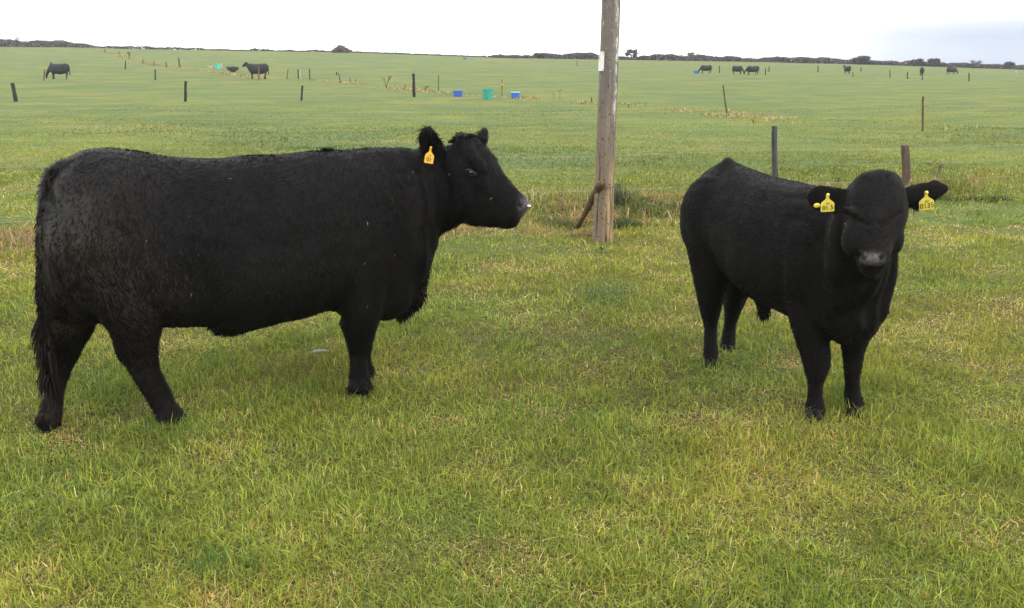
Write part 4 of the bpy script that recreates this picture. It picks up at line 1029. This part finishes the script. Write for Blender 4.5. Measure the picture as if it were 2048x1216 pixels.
for a in [
 (1439, 146, 1439, 132, 2, 'darkpost', 'dark stake between the trough cow and the pair of cows'),
 (1531, 151, 1531, 137, 1.8, 'darkpost', 'stake just right of the pair of distant cows'),
 (1538, 144, 1538, 133, 2, 'darkpost', 'stake behind and right of the pair of distant cows'),
 (1636, 144, 1636, 131, 2, 'darkpost', 'dark stake left of the cow seen from behind by the hedge'),
 (1706, 154, 1706, 143, 2, 'brownpost', 'brown stake just right of the cow seen from behind by the hedge'),
 (1722, 143, 1722, 135, 2, 'darkpost', 'short dark stake below the dark hedge bush'),
 (1780, 156, 1780, 140, 2.2, 'brownpost', 'reddish stake midway between the two cows seen from behind'),
 (1815, 158, 1815, 144, 2.2, 'darkpost', 'stake left of the cow lowering its head to the right'),
 (1845, 160, 1844, 149, 2.4, 'brownpost', 'brown stake in front of the cow lowering its head to the right'),
 (1938, 162, 1938, 146, 2.2, 'darkpost', 'dark stake right of the rightmost distant cow'),
 (2032, 148, 2032, 141, 2.4, 'palepost', 'white stake at the far right edge'),
 (1154, 132, 1154, 121, 1.6, 'brownpost', 'faint stake near the skyline left of the big pole'),
]: post_px(*a[:7], G3)
# insulated stake with an orange and yellow cap
def insul():
    g = ground_px(1004, 192); g[2] = gh(g[0], g[1]); root = empty('insulator_stake', g); tag(root, 'thin stake carrying an orange insulator beside the teal tub', 'stake', G2)
    top = atY(1004, 158, g[1]); o = post_mesh('stake', g, top, .022, M['brownpost']); reparent(o, root)
    c = atY(1004.5, 169, g[1] - .03); v, q, t = ball(c, (.075, .04, .04)); o = mesh_np('insulator', v, [q, t], M['orange']); reparent(o, root)
insul()

# ------------------------------------------------------------------ tubs
def tub(name, px, py, wpx, hpx, mat, label, cat, round_=True, rim=None, squash=1.0, tilt=0):
    g = ground_px(px, py); g[2] = gh(g[0], g[1]); zc = g[1] * cp; r = wpx / FPX * zc / 2; h = hpx / FPX * zc
    root = empty(name, g); tag(root, label, cat, 'feed tubs and troughs in the field'); root.rotation_euler = (0, 0, tilt)
    e = 2 if round_ else 7; s, k = sp(np.sin(TH), e), sp(np.cos(TH), e)
    def rg(rr, z): return np.stack([k * rr, s * rr * squash, s * 0 + z], -1)
    R = [rg(r * .86, 0), rg(r * .90, h * .3), rg(r * .95, h * .8), rg(r * .97, h * .94), rg(r * .90, h * .94), rg(r * .86, h * .5), rg(r * .80, h * .08)]
    v, q, t = loft(R, 1); o = mesh_np('shell', v, [q, t], M[mat], root, False)
    R = [rg(r * .95, h * .90), rg(r * 1.02, h * .91), rg(r * 1.02, h), rg(r * .92, h), rg(r * .92, h * .93)]
    v, q, t = loft(R, 1); o = mesh_np('rim', v[:-2], [q], M[rim or mat], root, False)
    for s_ in (-1, 1):
        R = [ring_ab(np.array([s_ * r * (1.0 + .12 * math.sin(a)), math.cos(a) * r * .25, h * .78]), np.array([0, 0, .02]), np.array([.02, 0, 0])) for a in np.linspace(0, np.pi, 7)]
        v, q, t = loft(R, 1); mesh_np('handle', v, [q, t], M[mat], root)
    return root
tub('feed_tub', 916, 193, 19, 11, 'blue', 'dull blue tub left of the teal barrel', 'tub', False, squash=.8)
tub('feed_barrel', 976, 199, 23, 21, 'teal', 'teal green barrel between two blue tubs', 'barrel')
tub('feed_tub', 1031, 196, 18, 12, 'blue2', 'bright blue tub right of the teal barrel and the orange-capped stake', 'tub', False, rim='white', squash=.8)
tub('water_drum', 436, 138, 10, 10, 'cyan', 'turquoise drum on the left slope beside a dark bush', 'drum')
tub('trough', 421, 136, 9, 4.5, 'palepost', 'low pale grey trough beside the turquoise drum', 'trough', False, squash=.5)
tub('feed_tub', 1392, 147, 10, 5, 'blue2', 'low blue trough a distant cow feeds from', 'trough', False, squash=.5)
tub('feed_tub', 930, 118.5, 7, 3, 'blue', 'tiny blue tub just under the skyline', 'tub', False, squash=.5)

# ------------------------------------------------------------------ foliage
def leaf_cloud(name, P_, size, cols, mat='leaf', parent=None):
    n = len(P_); a = rng.normal(0, 1, (n, 3)); a /= np.linalg.norm(a, axis=1)[:, None]; b = np.cross(a, rng.normal(0, 1, (n, 3))); b /= np.linalg.norm(b, axis=1)[:, None]
    s = (size * (.5 + rng.random(n)))[:, None]
    v = np.stack([P_ - a * s, P_ + b * s * .6, P_ + a * s, P_ - b * s * .6], 1).reshape(-1, 3); k = np.arange(n) * 4
    o = mesh_np(name, v, [np.stack([k, k + 1, k + 2, k + 3], -1)], M[mat], parent, False); add_col(o, np.repeat(cols, 4, axis=0)); return o
def hcol(n, a=(.045, .050, .034), b=(.085, .070, .060)):
    t = rng.random((n, 1)); return (np.array(a) * (1 - t) + np.array(b) * t) * (.6 + .8 * rng.random((n, 1)))
def hedge(label, xs, tops, n, a, b, width=1.2, D=RS - 3, size=.22):
    px = rng.uniform(xs[0], xs[-1], n); tp = np.interp(px, xs, tops) + fbm(px * .045, px * 0 + 5, 4) * 9
    lo = np.interp(px, SKX, SKY_) + 2
    d = ray(px, tp * 0 + 100)
    X = (px - 1024) / FPX * D * cp * 1.0
    Y = D + rng.normal(0, width * .4, n)
    base = ground_h(X, Y)
    topz = CAMZ + D * np.tan(np.arctan((608 - tp) / FPX) - PITCH)
    Hh = np.maximum(topz - base, .15)
    t = rng.random(n) ** .7
    Z = base + Hh * t
    o = leaf_cloud('hedge', np.stack([X, Y, Z], -1), size, hcol(n, a, b)); tag(o, label, 'hedge'); return o
hedge('grey stone-like hedge bank along the hill top at far left', [-60, 0, 50, 80, 130, 160, 185, 205], [80, 79, 81, 80, 82, 86, 91, 95], 16000, (.085, .075, .080), (.20, .17, .175))
hedge('low thin hedge line along the middle of the skyline', [200, 230, 260, 300, 400, 500, 640, 700, 800, 900, 985], [95, 92, 93, 94, 98, 100, 102.5, 104, 108, 112, 114], 4500, (.055, .052, .050), (.12, .105, .10), .6)
hedge('dark scrubby hedge along the right half of the skyline', [985, 1000, 1010, 1060, 1075, 1100, 1125, 1150, 1180, 1195, 1260, 1300, 1345, 1365, 1400, 1440, 1500, 1600, 1700, 1800, 1900, 2000, 2048, 2120], [113, 110, 112, 111, 108, 108, 110, 106, 107, 111, 116, 113, 110, 113, 112, 115, 116, 117, 120, 123, 126, 130, 133, 137], 42000, (.075, .073, .070), (.165, .145, .138), 1.5)
def bush(px, base_py, w, h, label, name='bush', cat='bush', dark=True, n=2200, D=RS - 4, skew=0., trunk=False, crown_low=0., g3=None, colr=None, size=.16):
    X = (px - 1024) / FPX * D * cp; s = D * cp / FPX; z0 = gh(X, D)
    topz = CAMZ + D * np.tan(math.atan((608 - (base_py - h)) / FPX) - PITCH); Hh = max(topz - z0, .3); W = w * s
    root = empty(name, (X, D, z0)); tag(root, label, cat, g3)
    # lumps
    P_ = []; nl = 16
    for k in range(nl):
        cx = random.uniform(-.36, .36) * W; t = random.uniform(.25, .85) if not crown_low else random.uniform(crown_low + .1, .88)
        cx += skew * t * W * .4; cz = Hh * t; r = W * random.uniform(.09, .20); m = n // nl
        q = rng.normal(0, 1, (m, 3)); q /= np.linalg.norm(q, axis=1)[:, None]; q *= rng.random((m, 1)) ** .5
        P_.append(np.array([cx, random.uniform(-.2, .2) * W, cz]) + q * [r * 1.2, r, min(r * .75, Hh * .25)])
    P_ = np.vstack(P_); P_ = P_[(P_[:, 2] > Hh * crown_low * .9) & (P_[:, 2] < Hh * 1.02)]
    c = colr or (((.030, .036, .028), (.085, .082, .065)) if dark else ((.13, .11, .105), (.22, .19, .18)))
    leaf_cloud('crown', P_, size, hcol(len(P_), *c), parent=root)
    # stems reaching into the crown
    vs_, qs, ts, o_ = [], [], [], 0
    for k in range(9 if not trunk else 6):
        ex = random.uniform(-.35, .35) * W + skew * W * .25; ez = Hh * random.uniform(.6, .95); r0 = .06 if not trunk else .10
        pts = [np.array([0 if trunk else ex * .35, 0, -.1]), np.array([ex * .25 if trunk else ex * .6, 0, Hh * (.4 if trunk else .35)]), np.array([ex, random.uniform(-.1, .1) * W, ez])]
        v, q, t = loft([ring_ab(p, np.array([rr, 0, 0]), np.array([0, rr, 0])) for p, rr in zip(pts, (r0, r0 * .6, .02))], 3)
        vs_.append(v); qs.append(q + o_); ts.append(t + o_); o_ += len(v)
    mesh_np('trunk', np.vstack(vs_), [np.vstack(qs), np.vstack(ts)], M['bark'], root)
    return root
bush(40, 82, 16, 12, 'pale bare little tree above the far-left hedge bank', 'tree', 'tree', False, 260, trunk=True, size=.10)
def mound(px0, pxt, px1, h):
    D = RS - 4; sc = D * cp / FPX; xa, xt, xb = [(p - 1024) * sc for p in (px0, pxt, px1)]; n = 5000
    X = rng.uniform(xa, xb, n); Hh = h * sc * .8 * np.minimum(((X - xa) / (xt - xa)) ** 1.1, ((xb - X) / (xb - xt)) ** 1.2); Hh = np.nan_to_num(Hh) * (1 + .25 * fbm(X * 1.5, X * 0, 2))
    Y = D + rng.normal(0, 1.2, n); Z = ground_h(X, Y) + (.35 + np.clip(Hh, 0, 3)) * rng.random(n) ** .6
    o = leaf_cloud('mound', np.stack([X, Y, Z], -1), .18, hcol(n, (.075, .068, .066), (.15, .13, .125))); tag(o, 'small grey pointed mound standing up alone on the skyline', 'mound')
mound(668, 681, 702, 13)
bush(682, 98, 15, 12, 'small wind-bent tree on top of the lone skyline mound', 'tree', 'tree', False, 140, trunk=True, skew=.6, crown_low=.5, size=.08)
bush(1262, 118, 27, 20, 'windswept tree with a flat crown just right of the big pole', 'tree', 'tree', True, 1500, trunk=True, crown_low=.12, colr=((.05, .048, .045), (.11, .10, .095)), size=.13)
bush(1386, 116, 26, 13, 'pale rounded bare tree rising over the right hedge', 'tree', 'tree', False, 900, trunk=True, crown_low=.3, size=.10)
bush(1722, 124, 46, 12, 'dark flat bush in the hedge above the cow seen from behind', 'bush', 'bush', True, 2600)
bush(1835, 130, 36, 13, 'dark leaning bush in the right hedge, left one of a pair', 'bush', 'bush', True, 2000)
bush(1866, 131, 28, 14, 'dark domed bush in the right hedge, right one of a pair', 'bush', 'bush', True, 1700, skew=.5)
bush(1951, 134, 34, 15, 'pale twiggy bare shrub in the right hedge', 'bush', 'bush', False, 900, size=.10)
bush(2020, 137, 26, 14, 'dark rounded bush at the right end of the hedge', 'bush', 'bush', True, 1600)
bush(1077, 113, 22, 7, 'low dark bush starting the right hedge', 'bush', 'bush', True, 1000)
g = ground_px(465, 144); bush(465, 144, 24, 12, 'dark scrubby bush on the left slope beside the turquoise drum', 'bush', 'bush', True, 1500, D=g[1], colr=((.06, .05, .05), (.13, .11, .09)), size=.07)
# dead weeds and saplings
def weed(px, py, hpx, spread, label, mat='straw', cat='weed', name='dry_weed', nb=5, rpx=.9):
    g = ground_px(px, py); g[2] = gh(g[0], g[1]); s = g[1] * cp / FPX; H_ = hpx * s; W = spread * s
    vs_, qs, ts, o_ = [], [], [], 0
    for k in range(nb):
        ex = W * (random.uniform(-.5, .5) if nb > 2 else (-.4, .4)[k % 2]); r0 = max(rpx * s * .8, .002)
        z2 = H_ * random.uniform(.7, 1)
        pts = [g + [0, 0, -.03], g + [ex * .25, 0, z2 * .45], g + [ex, random.uniform(-.2, .2) * W, z2]]
        br = [pts]
        for j in range(3):
            t = random.uniform(.4, .95); p = pts[1] * (1 - t) + pts[2] * t; br.append([p, p + [random.uniform(-.18, .18) * W, 0, H_ * .07], p + [random.uniform(-.3, .3) * W, 0, H_ * .16]])
        for c in br:
            v, q, t = loft([ring_ab(p, np.array([rr, 0, 0]), np.array([0, rr, 0])) for p, rr in zip(c, (r0, r0 * .75, r0 * .5))], 3)
            vs_.append(v); qs.append(q + o_); ts.append(t + o_); o_ += len(v)
    o = mesh_np(name, np.vstack(vs_), [np.vstack(qs), np.vstack(ts)], M[mat]); tag(o, label, cat, 'dead weeds and twigs in the pasture'); return o
weed(1872, 358, 36, 42, 'forked dry brown weed right of the reddish post', 'brownpost', nb=4, rpx=1.6)
weed(1672, 372, 20, 14, 'dry reddish stalks behind the young bull\'s left ear tag', 'brownpost', nb=3, rpx=1.4)
weed(259, 118, 14, 8, 'little bare sapling on the left hillside', 'bark', 'sapling', 'bare_sapling', 5, .6)
weed(773, 176, 24, 22, 'tangled dry brown weed in mid field left of the tallest dark post', 'brownpost', nb=6, rpx=.6)
weed(850, 180, 10, 26, 'low dry twigs at the foot of the tallest dark post', 'brownpost', nb=6, rpx=.6)
weed(1120, 201, 31, 6, 'tall thin dry stalk between the tubs and the big pole', 'straw', nb=2, rpx=.7)
weed(1107, 201, 18, 5, 'shorter dry stalk left of the tall thin one', 'straw', nb=2, rpx=.6)
weed(1257, 216, 9, 8, 'small brown dock stem just right of the big pole', 'brownpost', nb=3, rpx=.8)
weed(1093, 446, 34, 10, 'pale upright straws in front of the big cow\'s nose', 'straw', nb=3, rpx=1.6)
weed(1120, 430, 52, 34, 'dry grass stalks between the big cow\'s nose and the leaning timber', 'straw', nb=6, rpx=1.0)
weed(1507, 247, 9, 14, 'small brown weed left of the grey post', 'brownpost', nb=4, rpx=.8)
# leafy dark plant at the foot of the pole
def dock(px, py, n, L, label, spread, cols):
    g = ground_px(px, py); base = np.array([g[0], g[1], gh(g[0], g[1])]); vs_, fs, o_ = [], [], 0
    for k in range(n):
        a = random.uniform(0, 2 * math.pi); ln = L * random.uniform(.6, 1.1); el = random.uniform(.15, 1.2); b = base + [random.gauss(0, spread), random.gauss(0, spread * .6), 0]
        b[2] = gh(b[0], b[1]); dirh = np.array([math.cos(a), math.sin(a), 0]); sd_ = np.array([-math.sin(a), math.cos(a), 0]); pts = []
        for j in range(7):
            t = j / 6; w = ln * .16 * math.sin(math.pi * min(1, t * .95 + .05)) ** .8
            c = b + dirh * ln * t * math.cos(el) + np.array([0, 0, ln * (t * math.sin(el) - .45 * t * t)]) + [0, 0, .02]
            pts += [c - sd_ * w, c + [0, 0, -.1 * w], c + sd_ * w]
        vs_.append(np.array(pts)); 
        for j in range(6):
            for m in (0, 1): fs.append([o_ + j * 3 + m, o_ + j * 3 + m + 1, o_ + j * 3 + m + 4, o_ + j * 3 + m + 3])
        o_ += 21
    v = np.vstack(vs_); o = mesh_np('leafy_weed', v, [np.array(fs)], M['grass']); c = np.repeat(np.array([[*cols]]) * (.6 + .8 * rng.random((n, 1))), 21, axis=0); add_col(o, c); tag(o, label, 'plant', 'green leafy weeds'); return o
def clump(px, py, sx, sy, n, hmin, hmax, c0, w=.006):
    g = ground_px(px, py); X = g[0] + rng.normal(0, sx, n); Y = g[1] + rng.normal(0, sy, n)
    c = np.array(c0) * (.6 + .8 * rng.random((n, 1)))
    blades('rough_grass', X, Y, hmin + (hmax - hmin) * rng.random(n) * np.exp(-((X - g[0]) / sx) ** 2 * .3), w * (.6 + .8 * rng.random(n)), c, 1.1)
clump(1250, 455, .14, .10, 650, .05, .17, (.075, .10, .040), .007)
clump(1290, 425, .30, .14, 1200, .04, .12, (.080, .11, .045), .007)
clump(1228, 405, .10, .08, 260, .15, .42, (.070, .085, .045), .006)
clump(1215, 590, .20, .20, 1500, .03, .085, (.11, .17, .065), .005)
clump(1130, 452, .18, .10, 500, .04, .13, (.10, .13, .045), .006)
clump(1180, 470, .14, .06, 420, .04, .13, (.30, .22, .10), .006)
clump(1090, 470, .22, .10, 300, .03, .08, (.36, .24, .12), .006)
clump(930, 458, .16, .06, 400, .04, .10, (.36, .25, .12), .006)
for q in ((1085, 402, .30), (1130, 415, .25), (1160, 440, .14), (1285, 388, .35), (1340, 396, .35), (1385, 400, .2), (1010, 430, .25), (1060, 455, .2), (40, 462, .3), (10, 485, .25), (1560, 385, .3), (1640, 374, .4)):
    clump(q[0], q[1], q[2], .10, 420, .03, .11, (.40, .27, .13), .006)
clump(1330, 412, .35, .10, 450, .03, .10, (.060, .085, .035), .007)
clump(1960, 400, .45, .08, 900, .03, .09, (.050, .055, .030), .007)
clump(1925, 258, .5, .3, 200, .05, .20, (.26, .30, .12), .02)
clump(450, 1130, .12, .10, 500, .03, .09, (.10, .19, .045), .0045)
clump(1700, 800, .12, .10, 350, .03, .08, (.10, .18, .045), .005)
clump(140, 770, .2, .16, 700, .03, .08, (.10, .19, .05), .005)
dock(1205, 505, 9, .10, 'small broad-leaved dock in front of the big pole', .008, (.09, .17, .04))
# pale feather in the grass
def feather():
    g = ground_px(640, 716); b = np.array([g[0], g[1], gh(g[0], g[1]) + .034]); d = np.array([1, .12, .05]); d /= np.linalg.norm(d); s_ = np.array([-.1, .8, .6]); pts = []; L = .11
    for j in range(9):
        t = j / 8; w = .011 * math.sin(math.pi * (t * .9 + .08)) ** .7; c = b + d * (t - .5) * L + [0, 0, .008 * math.sin(t * 3)]
        pts += [c - s_ * w, c + [0, 0, .002], c + s_ * w]
    fs = [[j * 3 + m, j * 3 + m + 1, j * 3 + m + 4, j * 3 + m + 3] for j in range(8) for m in (0, 1)]
    o = mesh_np('feather', np.array(pts), [np.array(fs)], M['featherm']); s = o.modifiers.new('t', 'SOLIDIFY'); s.thickness = .0015; tag(o, 'pale grey feather lying in the grass under the big cow', 'feather')
feather()

# ------------------------------------------------------------------ haze
def haze():
    x0, x1, y0, y1, z0, z1 = -500, 500, -500, 500, -14, 14
    v = [(x, y, z) for z in (z0, z1) for x, y in ((x0, y0), (x1, y0), (x1, y1), (x0, y1))]
    f = [(0, 3, 2, 1), (4, 5, 6, 7), (0, 1, 5, 4), (1, 2, 6, 5), (2, 3, 7, 6), (3, 0, 4, 7)]
    me = bpy.data.meshes.new('haze'); me.from_pydata(v, [], f); o = bpy.data.objects.new('haze', me); COL.objects.link(o); o['kind'] = 'stuff'
    m = bpy.data.materials.new('haze_air'); m.use_nodes = True; t = m.node_tree; t.nodes.clear(); ou = t.nodes.new('ShaderNodeOutputMaterial'); pv = t.nodes.new('ShaderNodeVolumePrincipled')
    pv.inputs['Color'].default_value = (.86, .88, .95, 1); pv.inputs['Density'].default_value = .00042; t.links.new(pv.outputs[0], ou.inputs['Volume']); me.materials.append(m)
haze()
